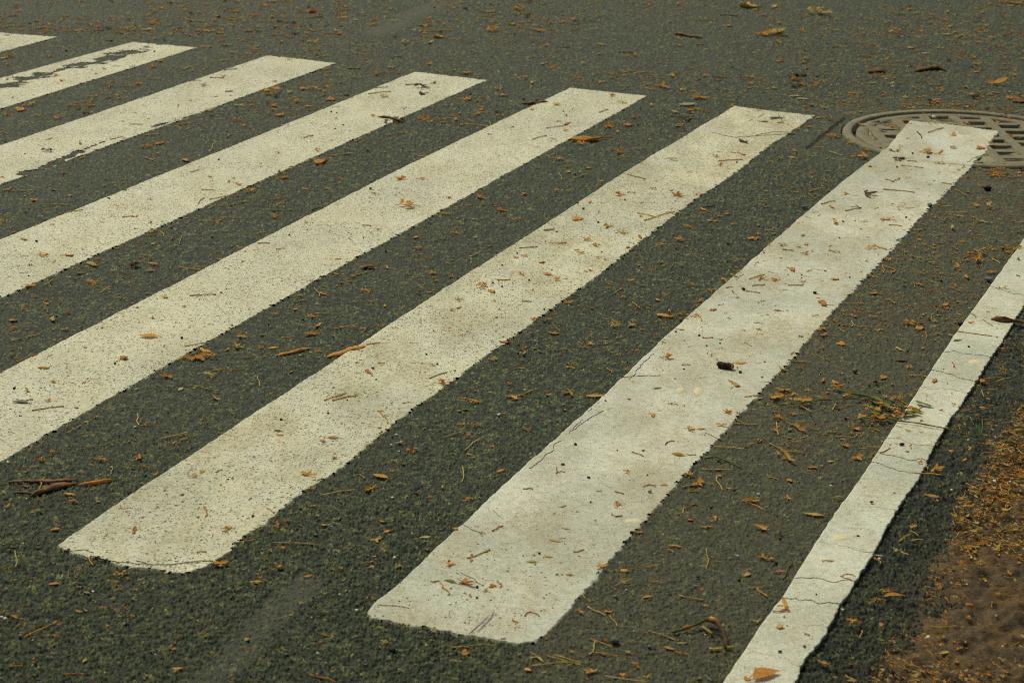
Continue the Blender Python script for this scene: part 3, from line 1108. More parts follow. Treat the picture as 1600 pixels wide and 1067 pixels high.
SHAPE = {'leaf_scrap': ['flat', 'curled', 'cupped', 'torn'], 'dry_bract': ['forked', 'spread', 'bent'], 'dry_blossom': ['crumpled', 'frayed', 'tufted'],
         'leaf_stalk': [''], 'pebble': ['smooth', 'angular'], 'seed': ['round', 'oval'], 'leaf': ['narrow', 'folded']}
NOUN = {'leaf_scrap': 'leaf scrap', 'dry_bract': 'dry bract', 'dry_blossom': 'dry blossom', 'leaf_stalk': 'leaf stalk', 'pebble': 'pebble', 'seed': 'seed', 'leaf': 'small leaf'}
GROUPN = {'leaf_scrap': 'leaf scraps fallen on the crossing', 'dry_bract': 'dry bracts fallen on the crossing', 'dry_blossom': 'dry blossoms fallen on the crossing', 'leaf_stalk': 'leaf stalks fallen on the crossing', 'pebble': 'loose pebbles on the crossing',
          'seed': 'dark seeds fallen on the crossing', 'leaf': 'small leaves fallen on the crossing'}
COUNT = {}
LABELS = {}
STUFF = []          # (x, y, z, size, rot, colour) of what goes into the one litter mesh
MAXK = 295


def place(kind, p, size, rz, c, zscale=None, radius=None):
    zone, on, pos = zone_of(p)
    n = KINDS[kind][1]
    var = rng.randint(n)
    z = top_z(*p) + (PAINT_T if on else .0002)
    if zone == 'on the brown soil':
        z = soil_top(p)
    if zone == 'on the manhole cover':
        z = top_z(*p)
    COUNT[kind] = COUNT.get(kind, 0) + 1
    if COUNT[kind] > MAXK:
        STUFF.append((p[0], p[1], z, size, rz, c))
        return None
    o = link(kind, proto(kind, var, c), None, (p[0], p[1], z), rz)
    if kind == 'leaf_stalk':
        o.scale = (size, radius, radius)
        sh = 'long' if size > .075 else ('short' if size < .035 else 'thin')
    else:
        zs = zscale if zscale else 1.0
        o.scale = (size, size, size * zs)
        sh = SHAPE[kind][var % len(SHAPE[kind])]
        if kind not in ('pebble', 'seed'):
            sh = ('large ' if size > .034 else ('tiny ' if size < .013 else '')) + sh
    LABELS.setdefault(kind, []).append(o)
    lab = ' '.join(w for w in (sh, CNAME[c], NOUN[kind], zone) if w)
    if pos:
        lab += ', ' + pos
    tag(o, lab, 'leaf' if kind == 'leaf' else NOUN[kind], GROUPN[kind])
    return o


CATALOG = {
'00': '''S 10 180 90 163;S 10 122 100 96;S 190 190 310 176;F 915 190 50 t;F 430 200;S 470 205 560 180;F 700 130;F 780 185;F 65 360 60;F 30 370;F 945 422 60 o;S 1140 440 1210 420;S 1270 445 1300 430;F 700 520;F 735 600 55;F 870 530;F 180 660 60;F 130 690 70;F 40 720 50;S 430 665 590 660;F 355 740 60;F 75 618 30 t;F 355 485 40;S 1330 395 1430 380;F 1500 350 30;S 1400 450 1480 440;S 1310 495 1400 498;F 1430 580 50 b;F 1110 670 30 b;F 300 950 60 b;F 310 875 40;F 500 900 50 t;F 770 870 30 t;F 1005 775 30 t;S 910 850 1000 840;F 1000 900 80;F 920 920 60;S 1310 950 1330 900;F 1160 1005 60;F 1490 665;F 1480 755;F 1520 790 50;S 1420 860 1450 840;S 910 985 960 1005;S 490 1000 530 985;F 980 960;P 965 333;P 415 325 20;P 155 968 12;F 650 440 30 t;F 600 470 30 t;F 390 515 40;F 1270 545 50 t;F 1350 610 b 30''',
'01': '''F 345 80 80;F 1075 125 60;S 1030 200 1220 195;F 1480 195 90;F 1140 235 80;F 930 275 70 t;F 1090 270 60;F 355 270 70;F 500 200 50;S 610 340 700 345;F 620 130 50;S 850 365 910 358 g;L 1270 372 40 g;F 1080 405 60;S 730 460 900 460 o;S 1170 450 1250 440;F 1310 462 60;S 580 430 650 430;F 80 590 120;F 430 478 50;F 360 555 60;F 445 545 50;F 300 560 50;F 255 640 60;F 325 668 50;F 200 580;S 385 615 425 600;F 415 645 25;F 470 628;F 160 725 60;S 935 538 1020 532 b;F 1040 555 70 b;F 1040 595 60 b;F 1110 528 40 b;F 800 610;S 705 595 840 580;P 470 708;P 505 715 12;F 115 515 30;P 545 790 14;S 300 870 355 855;F 140 962 50;F 385 948;C 860 755 130 b;C 1060 750 90;S 1300 780 1460 795;F 1410 690;F 1380 715;F 1500 705 60 b;F 1250 750 50;S 1150 745 1230 745;F 1310 625 60;S 1360 640 1390 630;F 1520 560 50;F 1550 600 60;S 620 890 660 865;S 460 980 620 960 1;F 400 1018 150;F 700 955 50 b;F 840 845;F 940 935;F 760 1015 30;F 805 955 30;S 900 840 960 820;F 1030 980;F 1460 850 30;P 925 690 12;P 530 525''',
'02': '''F 40 62 80;F 180 195 60;S 110 190 250 188;L 560 280 60 y;F 450 245;S 1150 130 1280 130;F 1350 165 60;S 1300 100 1410 105 b;F 1480 45 140 t;F 1560 220 90;F 1170 280 50;F 1050 290;S 670 330 770 332 b;F 765 350 60;F 190 400 60;F 230 430 50;F 80 490 60;F 125 520 50;S 570 455 640 470;S 770 460 850 450;F 1000 478 60;S 720 545 740 530;F 930 545 110;F 1060 565 50;F 1180 618 70;L 1095 655 110 w;F 870 660 40 t;F 1110 690 50;F 1030 705 50;F 770 735;F 730 785 70;F 595 795 70;F 1040 787;F 660 825;F 470 880 170;F 430 905 60;F 340 785 60 o;S 215 810 320 795;P 340 730;F 330 825;S 130 880 215 855;F 255 885 50;F 290 765 30;F 375 690;C 130 640 130 b;F 690 650;S 545 710 600 690;F 860 870;S 580 945 650 940;F 665 958 60;F 285 1000 50;F 480 1055 60;S 220 985 270 965;S 300 1050 380 1040;S 660 995 740 985;P 520 970 18;P 790 785 18;F 1440 890 100 b;S 1290 1015 1440 1005;F 1000 1005 60;F 1440 970 60;F 1300 1040;F 1270 985;F 1380 960;F 620 605 t 40;F 880 560 30''',
'03': '''F 320 85 130 t;F 40 48 80 t;F 60 212 150 t;S 830 60 900 65 g;F 970 60 40 w;F 1540 25 90;L 1110 218 60 w;L 985 338 50 w;S 580 352 645 355 w;C 180 490 120 b;C 190 535 110 b;F 170 510 70;F 310 480 50 b;L 170 605 80 w;L 215 622 70 w;L 405 648 50 g;L 650 525 50 w;F 770 530 50 t;F 1410 530 100;F 1300 455 50;F 535 590 50;C 1050 640 110;C 1340 610 160;F 1180 660;F 1240 670;C 1550 610 100;S 1400 580 1420 585 w;F 1570 640 80 b;S 280 925 360 920 o;S 380 945 460 970;F 170 945 50;F 150 985;F 515 895 50 y;F 525 712;F 580 985 90;F 620 940;F 400 855 70;P 440 860 14 q;S 1000 835 1095 805;F 870 870 30;F 1150 850 50;C 780 945 70;F 830 920;C 825 1000 60 b;F 1000 960 80;P 1000 990 25 b;F 1070 970;F 1160 930;F 1330 935 60;F 1400 905 80;F 1070 1028 50;S 830 1040 970 1055;F 640 1045;F 775 795;F 870 750 60 o;F 1240 770 50;F 1520 855 60;F 1480 1030;F 1560 1030;P 905 965;P 805 1050;F 1190 235 50;F 1320 270 40;F 900 305 60;P 1035 740 30 q;S 740 780 800 800;S 870 1010 930 1015;P 700 930 24;S 930 830 960 870 b''',
'10': '''S 5 130 65 122;S 45 130 70 103;F 50 122;S 70 130 225 125;S 265 215 440 215;S 680 85 780 78;F 400 15;F 440 155;F 210 185;F 10 315;S 1190 15 1240 2;F 1310 42 50 o;F 1460 50 30;S 1260 125 1335 127;F 940 185 30;S 1240 210 1275 175;S 1310 185 1410 165;S 1300 240 1350 215;S 1440 215 1550 190;F 1570 130 80;F 1490 155;F 1360 330 50;F 150 435 60 t;P 228 447 18;S 410 265 520 250;F 330 343 30;F 265 538 60;F 435 537 60;F 115 603 30;F 190 597 25 b;F 640 465 25;S 765 297 840 292 o;F 940 330 28 b;F 965 380 60;S 905 410 990 395;S 1000 380 1025 410;S 1075 430 1090 420;S 1120 460 1133 405;F 960 457;F 580 590 110;F 610 555;L 500 640 55 g;F 435 665 30;F 195 722 60;S 280 715 330 680;F 575 705 70;S 625 765 690 725;L 930 627 65 o;F 840 600 90 b;F 970 585 60;F 905 530;F 1450 470;F 1370 555;S 1120 605 1250 622 o;F 735 797 50;F 290 830;F 140 860;F 430 888;F 85 935 60;F 330 930 100;S 80 1060 255 1020;F 515 985 40 b;F 1035 795 55;S 1185 787 1350 778;F 1520 572 35;F 955 930 35;F 640 985 35;L 925 1045 110 o;P 1138 1052 20;F 1515 1040;P 1415 743 12;P 180 665 12;F 1430 75 t 40;F 155 160 30''',
'11': '''F 160 45 60;S 80 185 195 168;S 130 220 190 185;S 105 250 250 247 g;S 355 245 435 230 g 1;F 115 290;F 310 115;F 450 115;F 535 58;S 0 395 60 385;S 10 460 85 460 o;S 125 497 180 492;F 320 375 25 t;F 310 328 25;P 718 120 20;F 740 150 35;F 712 175 25;F 910 58 60;F 1030 58 45;F 945 228 110 o;F 1210 175 30;S 665 348 720 352;F 765 370 30;P 672 428 12;F 510 558 45;P 208 408 14;F 1395 168 60;F 1420 215;F 1495 220;F 1540 250;S 1240 232 1350 213;S 1350 305 1440 292;F 1190 270;F 1000 415 60;F 1240 390;F 1010 485 60;F 950 512 30 b;S 1115 440 1180 433 g;F 1460 470;S 1335 540 1400 505;F 1095 645 50;L 700 605 100 o;S 590 660 690 637;S 515 705 640 690;F 500 645 50;F 815 610;F 690 757 60;S 360 735 400 785;F 415 768 70;F 425 820 30 b;F 270 780;S 235 820 315 812;F 245 865;F 115 895;S 385 893 465 890;F 345 910;F 805 845;F 715 817;F 855 788;S 480 990 635 962;F 390 968 70;S 660 1015 690 980;F 350 1025 70;S 160 1045 240 1035;L 40 1025 50 g;F 790 972;F 1100 762 50;F 910 935 30;F 860 990 30;F 1410 735 80;F 1470 765 80;F 1270 815 50;S 1505 695 1590 692 o;F 1270 865 40;F 1220 880 28;F 1490 825 32;F 1500 925 40;F 1545 1045;F 1520 875 25''',
'12': '''F 350 10;S 290 20 310 60;S 385 50 475 20;F 560 70;F 290 130 60;F 75 145;F 150 165 30 g;S 720 30 835 60;F 660 160 70;S 720 143 770 148;F 705 187 30;F 485 205 28;F 880 120 35 b;F 995 130 35;F 1030 165 60;F 1155 155 40;P 445 245 22 b;S 780 272 885 292;S 830 318 1015 262;P 540 328;F 410 310 70;F 600 355;F 690 398 60;F 800 422 60;F 1110 15 40;F 30 305;F 230 375 70;P 280 388 14;F 470 440 50;F 520 475 60;F 300 458 70;S 45 490 160 482;F 25 550 40;F 80 540 40;F 185 580 45;P 210 448 10;P 560 515 12;F 425 522;F 540 555 30;F 490 628 40;P 250 630 12;L 220 657 60 o;F 270 690 45;F 60 655 40;F 130 755 35;S 60 828 120 830;F 730 490 45;F 1300 248 40 b;F 1345 270;F 1250 315 80;F 1100 355 60;F 1200 245;F 1150 295;F 1030 435 70;F 940 460;F 1510 425 90;P 1350 460 24;F 1120 510;F 925 577;F 810 575;F 860 627;F 565 690;F 735 690;S 640 770 690 740;F 690 795;F 910 810;S 755 825 800 862;P 825 855 16 b;F 345 830;F 415 848;F 985 877;F 1235 747 50;F 1330 690;F 1385 662;S 1360 655 1410 670 o;F 960 912 110;C 1080 920 140;S 1150 900 1185 945;F 1180 820 60;F 1255 875 60 o;S 1340 740 1375 735;P 1448 752 28;S 1460 760 1550 772 t;S 1485 685 1575 655;F 1550 680 60;F 1410 800 30;S 1500 725 1580 718;F 650 970 80;F 740 968;F 590 928;F 270 1020 70;F 130 942;F 230 935;F 1060 1000 40;F 1450 1003 22 b;P 1170 1037 18;S 1190 1052 1255 1050 o;P 1345 570 16 b;P 1025 488 16;P 690 548 20 s''',
'13': '''S 260 130 320 110;P 230 235 38 s;P 380 135 20;S 735 58 775 72;S 775 72 825 50;S 720 120 915 140;F 610 155 100 b;S 335 215 415 195;F 400 235 45;S 485 258 575 240;F 570 240 40 b;F 850 210 28;F 780 210 28;F 420 330 70;P 468 325 18 s;F 600 325 40;F 730 310 70;S 755 345 835 352;F 820 250 28;F 485 150 40;F 1010 88 28;S 1085 80 1150 90;S 1190 125 1235 155;S 1110 265 1250 262;S 1130 275 1230 290;S 930 222 1150 222;S 1110 290 1160 325 g;F 1340 320 70;F 1340 95;P 1375 118 50 k;F 1370 225 90;F 1150 360 60;F 910 395;F 945 432;F 220 412 35;F 85 470;F 240 468 40;P 445 427 16 s;F 232 527 40;F 640 490 60;S 680 480 745 500;S 380 505 420 518 o;F 150 627 70;F 260 632;F 30 690 60;P 210 660 14;S 125 725 215 725 o;P 290 773 26 k;F 420 685 60;F 345 840 110;S 90 500 160 505;S 720 595 800 625;S 712 590 720 640;F 750 555 60;F 840 525;F 645 660;F 970 645;F 1050 600;F 1090 645;F 1190 605 80;C 1300 520 110;F 1310 570 100;C 1450 480 100;F 1500 510;S 1380 540 1480 555 g;S 1400 550 1450 580;F 1400 640 60;F 1340 490;F 1240 665 80;F 1250 560;S 845 690 970 720 g;F 945 712;S 1130 730 1200 755;F 1165 715;P 1078 690 20 b;F 1010 750;F 660 770 60;F 600 728;S 470 830 590 835;F 120 880 25;F 62 880 40 g;F 1110 840 80;S 1015 910 1060 870 y;P 1000 925 24 s;F 665 917;S 520 940 525 975;S 540 970 650 980;F 880 960 80;F 950 990 90;S 980 1010 990 1050;F 860 945;P 960 965 24;P 1195 965 34 k;F 350 1030 70;F 340 990;F 560 1030;F 690 1000;F 470 1005;F 1280 800;F 1200 900;S 1260 900 1300 925;F 1265 960 35;S 1345 940 1400 980;S 1180 1015 1400 1045 o;F 1480 740 35;F 1560 660 40 p;P 1380 690 50 s;F 1550 490 70;F 1560 560 y 40;S 1545 390 1599 385 g 1;C 1500 15 190;C 1400 12 120;P 1010 228 40 s;P 810 440 26 q;S 960 365 985 370 g;P 865 298 14;P 1265 380 14 q;P 545 318 10''',
'20': '''S 105 135 235 85 o;F 275 170 70;F 770 112 80;S 1155 38 1305 10;S 1110 120 1240 65 o;F 1220 105 100;F 1310 98 90;F 1290 62 100;F 1480 35 80;F 1420 50;F 135 40;F 335 258 45;F 525 260 35;P 90 298 24;L 125 385 95 s;S 160 375 205 365 o;F 175 315 60;F 290 378 55;S 200 435 400 408;F 480 415 35;F 1045 220 60;F 1310 215 70;S 1335 183 1530 172 y;S 1190 273 1365 308 y;F 1130 295 70;F 1350 360 60;F 600 470;F 540 500 50;S 420 568 505 520;S 865 450 865 520 1;F 900 522;S 1010 605 1175 565;S 505 672 660 645 y;F 325 690 60;F 260 745 80;F 240 720 40 b;F 630 735 70;F 575 770 35;S 690 830 700 780;F 870 728 60;F 1105 635;F 1260 487 35;F 1140 610;F 900 785;F 400 800 35 b;F 970 832 50;P 910 840 22;S 250 920 275 850 1;L 435 957 75 o;F 465 1005 70;F 620 1000;F 50 1030 55;F 1210 848 50;F 1265 820 40;S 1350 825 1390 808;P 1425 868 14;F 1380 903 32;F 1030 935 35;F 1138 965 40 b;F 760 1050 50;F 1285 1055 40;F 170 905 60 b;F 980 1045 t 30;P 845 535 22 q;F 1090 640 50 w''',
'21': '''F 115 38 70;F 20 35;F 395 68 60;S 690 25 775 15 o;S 5 215 25 280;F 220 188;S 765 140 805 142 o;F 700 197 85;F 1100 155 45;P 1133 150 16;S 1085 240 1195 200;F 1165 273 90;S 425 375 565 330;S 480 378 620 348 o 1;F 615 345 50;P 452 457 18;S 770 450 825 520 1;F 810 475;S 755 445 795 442;L 140 565 50 g;F 155 592 45;L 480 610 75 o;L 415 628 45 o;F 497 738;F 320 845 80;F 330 922 30;F 75 995 30 b;S 405 965 620 928 1;F 715 928 80;L 775 848 100 o;S 645 835 675 862 o 1;F 960 690 75;F 900 635 55 w;S 1180 605 1305 567 1;F 1325 590 60;S 1310 685 1400 612 1;F 1340 710 60;S 1290 790 1288 880 1;F 1530 812 80;S 1260 355 1400 380 o 1;F 1360 380 60;L 1310 428 55 g;F 1270 435;F 1290 520;F 1380 530 60;F 1050 545;P 1515 465 30 q;F 1545 455 30;F 1485 115;F 1560 12 70;F 1475 660;F 1090 975;F 1165 912;F 1015 958 45 b;F 1330 990 55;F 815 1040 45 b;F 920 765 30 y;F 930 895;F 1460 320;F 1590 345 50;F 1580 270;P 895 690 14 q;P 570 375 12;F 220 915 30;F 1300 1000 40;P 1065 88 14''',
'22': '''F 80 40;F 220 30;F 490 20;F 785 60;F 30 70 35 b;F 75 78;F 125 138 35 g;F 60 168 45;F 360 162 60;S 385 125 440 115 o;S 590 170 625 200 o 1;F 715 175;S 40 345 155 300 o;F 20 355 60;F 225 335;F 365 325 90;L 520 345 110 o;F 330 430;F 160 400;F 90 555 60;F 980 108 90;S 1062 155 1115 155 o;P 1425 200 26 b;L 1430 140 70 o;F 1395 278 100;F 1000 398 50;F 880 470 60 o;F 920 440 28;F 1110 560 60;F 1175 555 60;F 1305 533 60;S 960 655 970 640 o;S 970 640 1012 630 o;S 750 700 820 725 o;L 1035 715 75 o;S 1090 715 1150 717;F 720 825 50;F 950 905 40;S 820 915 850 903;S 850 903 900 918 o;S 640 945 700 960 o;F 545 945 35;S 70 935 130 932 o;S 275 800 278 835 o;S 278 830 330 826;P 318 780 24 g;P 480 862 22 k;F 670 1030 60;F 320 1040 35 y;P 490 1015 16;S 1330 510 1530 522;S 1400 490 1470 525 y;F 1350 455 50;F 1410 460 40 p;S 1455 355 1540 345 o;F 1550 355;S 1265 660 1450 675 1;S 1450 660 1560 620 y;L 1220 720 65 g;S 1270 720 1425 790 g 1;S 1185 800 1375 805 1;F 1105 835 60;F 1160 890 90;S 1060 915 1150 900 1;S 1110 940 1165 940;S 1275 845 1320 930 1;F 1300 840;F 1350 918;S 1055 1060 1155 1015;F 1500 1000 90;S 1440 995 1570 1050 o;F 730 370 30 b;L 910 300 50 g;P 585 380 14;P 657 690 12;P 1300 18 12;P 1220 82 10;P 1245 1040 24 b;P 1540 960 24 q;P 1290 745 24 b;P 1075 180 14''',
'23': '''S 135 125 260 132 o 1;F 80 180;F 340 40;F 455 20 60;F 820 50 80;L 830 120 70 b;F 880 165 50;P 543 190 44 s;F 725 228;F 425 258 80;F 670 266 70 b;S 880 215 1000 225 o;F 345 245;F 100 305 70;F 60 355 100;F 165 345 90;F 245 305;F 445 300;F 375 115;S 425 395 405 430 1;F 60 480 60;S 55 510 65 585 1;F 190 550 90;F 550 550 70;S 420 595 540 605;S 540 605 580 575;S 10 640 95 690 1;S 95 690 230 700 o;F 70 705 60;F 130 745 120;L 280 790 60 o;S 0 850 70 868;F 140 870 60;F 125 980;F 440 985 70;F 590 670;F 485 655;F 180 630;F 395 750;F 550 730 70;F 660 705;F 800 360 80;S 810 350 900 415 y 1;S 1150 140 1160 170 o;F 1040 255 75 o;L 1185 5 60 g;F 1405 40;F 1465 48;S 1345 240 1465 230 y;S 1425 255 1520 230;F 1340 250 80;F 1470 185 60;S 1335 310 1350 350;F 1380 360;F 1290 375;F 1285 405;F 1340 415;F 950 575 35;P 835 657 34 b;S 890 655 898 680 o;S 990 770 1000 800;F 1040 800 80;S 910 825 1085 835 o 1;L 1020 968 90 o;S 1050 990 1060 1000;F 1145 688 40;F 1262 675 55;S 1320 715 1480 740 g;P 1570 570 50 y;S 1450 850 1455 910;S 1500 830 1510 890;L 1400 830 45 g;F 1200 835 45;S 1560 630 1600 670;F 1230 740;C 1560 690 150;C 1330 930 160;C 1420 960 140;C 1560 780 140;F 1500 1000 70;P 465 200 14 q;S 760 675 700 705 y;F 945 770 50;P 1255 45 20;P 955 180 16 k;F 1515 320 30 y''',
'30': '''F 65 230 55 b;S 90 245 100 340;L 345 112 60 o;S 545 275 580 335 1;S 520 290 550 300 o;F 490 365 45;F 755 395 80;F 720 440 40;L 335 450 60 o;L 540 505 45 y;F 600 555 35 y;S 0 635 45 618 1;F 95 655 55;F 155 700 40;S 150 780 355 685 1;F 345 775 50;F 530 925 45 o;F 640 600 40;F 820 652 40;S 400 1015 530 1012 o;S 60 965 140 960 o 1;P 35 670 28 q;F 490 620 50;L 1110 975 60 o;S 1130 980 1215 970 b;F 835 130 65;F 1420 120 65;F 1475 133 25;S 1285 0 1288 40 o;S 1400 215 1600 178;F 1120 325 90;S 1160 330 1330 318;F 1370 330 80;F 1590 445 50;F 1590 230 40 g;S 590 288 670 290 o;F 930 310 30;F 1540 800 55;S 1230 265 1290 262;P 1580 38 20;P 1290 742 14 b;P 205 800 14 q;P 740 745 16 y;F 155 65 35 y;F 40 370 30 y''',
'31': '''F 135 95 75;S 100 198 365 208 1;F 90 245;F 160 232 60;F 220 10;F 440 85 50;F 195 65 50;L 795 60 50 o;F 820 125 60;F 745 180 60;F 800 245 45;F 740 280;L 1055 160 65 t;F 890 345 50;F 725 352 40;P 150 355 40 o;L 325 402 60 o;L 10 440 55 o;F 690 535;S 355 825 425 808 o;F 445 775 50;F 810 820 60;F 1065 830 40;P 845 870 50 k;S 1220 850 1330 845 o;S 1330 840 1470 830 y;F 1315 885 80;S 1220 925 1280 935;S 330 1020 500 1062 1;P 630 1000 28 b;P 900 1003 28 b;P 1370 998 24 k;P 1250 1045 24 y;F 1245 115 70;S 1480 130 1540 98 o 1;S 1320 300 1460 245 1;F 1345 312 45;F 1220 340 55;P 1205 318 18 b;S 1090 445 1140 440 o 1;S 1140 440 1165 485 o;S 1165 485 1210 525 o 1;L 1210 445 75 g;F 1310 460 90;P 1380 480 24;F 1480 475 50;S 1505 440 1530 480 o 1;L 900 640 75 t;F 860 680 80;L 780 720 50 g;S 1080 715 1120 755 o 1;F 1410 140 30;P 1380 545 16;S 1335 525 1345 540;F 1515 805 30 y;P 350 660 14 q;P 375 548 16;F 285 570 30''',
'32': '''F 405 10 25;S 620 20 650 40;S 650 40 690 35 b;L 340 113 45 o;L 260 190 65 t;S 385 262 445 245 o;L 220 288 55 o;L 120 323 65 y;P 172 270 18;F 300 328 20;L 355 403 45 o;F 555 355 65;S 80 660 110 635 o;S 110 635 170 660 o 1;S 0 680 40 700 o 1;F 35 725 50;F 800 130 55;F 1060 10 50;F 1265 50 60;F 1115 52;F 1210 95 60;L 1230 100 40 g;F 1560 110 80;L 1020 218 85 o;S 970 240 1010 258 1;S 1210 235 1218 350 y 1;F 1250 280 25;F 1470 393 75;S 1480 480 1530 475;S 1530 480 1600 530 o 1;F 1560 288 80;S 835 352 915 338 o 1;F 700 372 60;S 640 465 680 445;F 695 440 55;S 860 438 940 447 o;S 440 505 460 545 y;F 485 558 35 y;S 470 595 590 650 1;F 600 625 50;S 610 655 660 715 o;F 425 625 50;L 845 535 65 o;S 1045 525 1195 552 1;F 1185 487 50;F 1205 585 30;P 645 535 30 s;P 640 815 62 s;S 490 795 625 845 1;S 515 810 490 890 1;S 500 875 660 902 o 1;L 985 850 65 o;S 1020 875 1095 890 o 1;S 850 745 1025 805 1;L 1055 818 60 y;F 735 877 40;F 160 910 90;S 270 895 430 945 1;S 220 900 425 955 y 1;S 125 965 380 940 1;F 105 985 60;F 500 1000 70;F 775 960 60;S 580 1025 830 1060 1;F 690 1018 55;F 1310 715 45;F 1525 985 30;F 1470 1050 65;F 1530 685 45;P 1420 430 24;P 495 690 20;P 715 490 14 q;P 1145 470 26 s;P 990 520 18''',
'33': '''L 280 20 110 t;F 80 145 50 b;F 20 295 45;S 100 420 150 320 g 1;L 85 375 75 p;P 52 320 24;L 385 312 55 y;F 345 315 25;S 455 415 490 398 o;S 490 398 545 412 o;S 460 418 520 432 o;F 110 605 125;S 30 630 130 625 o;F 70 725 60;S 225 765 260 778 o;P 228 850 22 b;F 910 95 60;S 820 188 890 140 1;S 885 120 940 150 y;S 890 185 970 175 1;F 805 240 50;S 830 250 880 268;L 690 272 55 w;S 660 290 705 325 o 1;S 710 490 760 490 o 1;L 780 530 110 o;F 740 495 60;F 640 570 60;F 700 550 55;C 520 680 100;F 705 705 45;S 570 790 590 745 o 1;L 705 800 50 g;F 350 945 80;S 480 1020 540 1062;L 520 1050 60 y;L 1230 1015 110 o;F 1390 940 50;P 1005 738 34 q;P 1265 525 44 o;P 1275 235 20 q;P 1435 573 16 q;F 1330 150 90;C 1280 180 150 t;F 1100 660 80 t;F 900 900 60;S 1050 820 1120 815;P 560 160 22 b;P 300 525 14;P 945 990 34 y;P 1085 770 20 w;F 1600 700 t 60;L 1110 810 60 t'''}

flip = 0


def colour_of(tok, default):
    return tok if tok in MATS else default


def run_catalog():
    global flip
    offs = {0: 0, 1: 267, 2: 534, 3: 800}
    for key, text in CATALOG.items():
        r_, c_ = int(key[0]), int(key[1])
        ox, oy = 400 * c_, offs[r_]
        T = lambda x, y: (ox + float(x) / 4, oy + float(y) / 4)
        for item in text.replace('\n', ' ').split(';'):
            tk = item.split()
            if not tk:
                continue
            k, num = tk[0], [t for t in tk[1:] if t.lstrip('-').isdigit()]
            col = next((t for t in tk[1:] if t in MATS), None)
            if k == 'F':
                x, y = T(num[0], num[1])
                w = float(num[2]) if len(num) > 2 else 42 + 8 * rng.randn()
                s = w / 4 * mscale(x, y) * 1.34
                flip += 1
                kind = ('leaf_scrap', 'dry_bract', 'dry_blossom')[flip % 3] if w < 75 else ('dry_blossom', 'leaf_scrap', 'dry_bract')[flip % 3]
                place(kind, at(x, y), s, rng.uniform(0, 6.28), col or ('t' if rng.rand() < .16 else 'o'))
            elif k == 'S':
                a, b = at(*T(num[0], num[1])), at(*T(num[2], num[3]))
                m = (a + b) / 2
                L = np.hypot(*(b - a))
                rad = .46 * mscale(*T(num[0], num[1])) * (1.25 if len(num) > 4 else 1.0) + .0003
                place('leaf_stalk', m, L, math.atan2(*(b - a)[::-1]), col or ('t' if rng.rand() < .8 else 'o'), radius=rad)
            elif k == 'P':
                x, y = T(num[0], num[1])
                w = float(num[2]) if len(num) > 2 else 15
                s = w / 4 * mscale(x, y) * .95
                place('seed' if col in (None, 'k', 'b') else 'pebble', at(x, y), s, rng.uniform(0, 6.28), col or 'k')
            elif k == 'L':
                x, y = T(num[0], num[1])
                w = float(num[2]) if len(num) > 2 else 50
                place('leaf', at(x, y), w / 4 * mscale(x, y) * 1.15, rng.uniform(-.5, .5) + (0 if rng.rand() < .5 else 3.14), col or 'g')
            elif k == 'C':
                x, y = T(num[0], num[1])
                w = float(num[2])
                for q in range(int(4 + w / 18)):
                    xx, yy = x + rng.uniform(-.5, .5) * w / 4, y + rng.uniform(-.16, .16) * w / 4
                    place(('dry_blossom', 'dry_bract', 'leaf_scrap')[q % 3], at(xx, yy), rng.uniform(28, 60) / 4 * mscale(xx, yy), rng.uniform(0, 6.28), col or ('o' if rng.rand() < .7 else 'b'))


run_catalog()
# ------------------------------------------------------------------ the larger single things


def bark_strip(pts, wid, label, mat=None, seed=0, thick=.4, cat='bark'):
    """a rough curled strip of bark lying along photo points; wid in photo pixels across"""
    r = np.random.RandomState(seed)
    mat = mat or BARK
    P = at(*np.array(pts, float).T)
    c = P.mean(0)
    seg = []
    for a, b in zip(P[:-1], P[1:]):
        n = max(3, int(np.hypot(*(b - a)) / .006))
        seg += [a + (b - a) * k / n for k in range(n)]
    seg.append(P[-1])
    seg = np.array(seg)
    n = len(seg)
    w = wid * mscale(*pts[0]) / 2 * 1.5
    tan = np.gradient(seg, axis=0)
    tan /= np.linalg.norm(tan, axis=1)[:, None] + 1e-9
    nor = np.stack([-tan[:, 1], tan[:, 0]], -1)
    zone, on, _ = zone_of(c)
    m = 9
    V = []
    for i in range(n):
        t = i / (n - 1)
        ww = w * (.70 + .45 * float(vnoise(np.array(t * 7.0), np.array(seed), 3))) * min(1, 5 * t + .2, 4 * (1 - t) + .15)
        zc = ww * thick * (.85 + .3 * float(vnoise(np.array(t * 5.0), np.array(seed), 4))) + .0004
        for k in range(m):
            a = 2 * math.pi * k / m
            rr = 1 + 1.0 * (float(fbm(np.array(i * .22), np.array(k * 2.3), seed, 3)) - .5) + .6 * (float(vnoise(np.array(i * .7), np.array(k * 2.7), seed + 5)) - .5)
            q = seg[i] - c + nor[i] * ww * math.cos(a) * rr
            V.append((q[0], q[1], zc * (1.0 + math.sin(a) * rr)))
    pm = PM()
    fs = []
    for i in range(n - 1):
        for k in range(m):
            fs.append((i * m + k, i * m + (k + 1) % m, (i + 1) * m + (k + 1) % m, (i + 1) * m + k))
    fs += [tuple(range(m))[::-1], tuple((n - 1) * m + k for k in range(m))]
    pm.add(V, fs)
    o = link('bark_strip', pm.mesh('bark_strip', [mat]), None, (c[0], c[1], top_z(*c) + (PAINT_T if on else .0002)))
    return tag(o, label, cat)


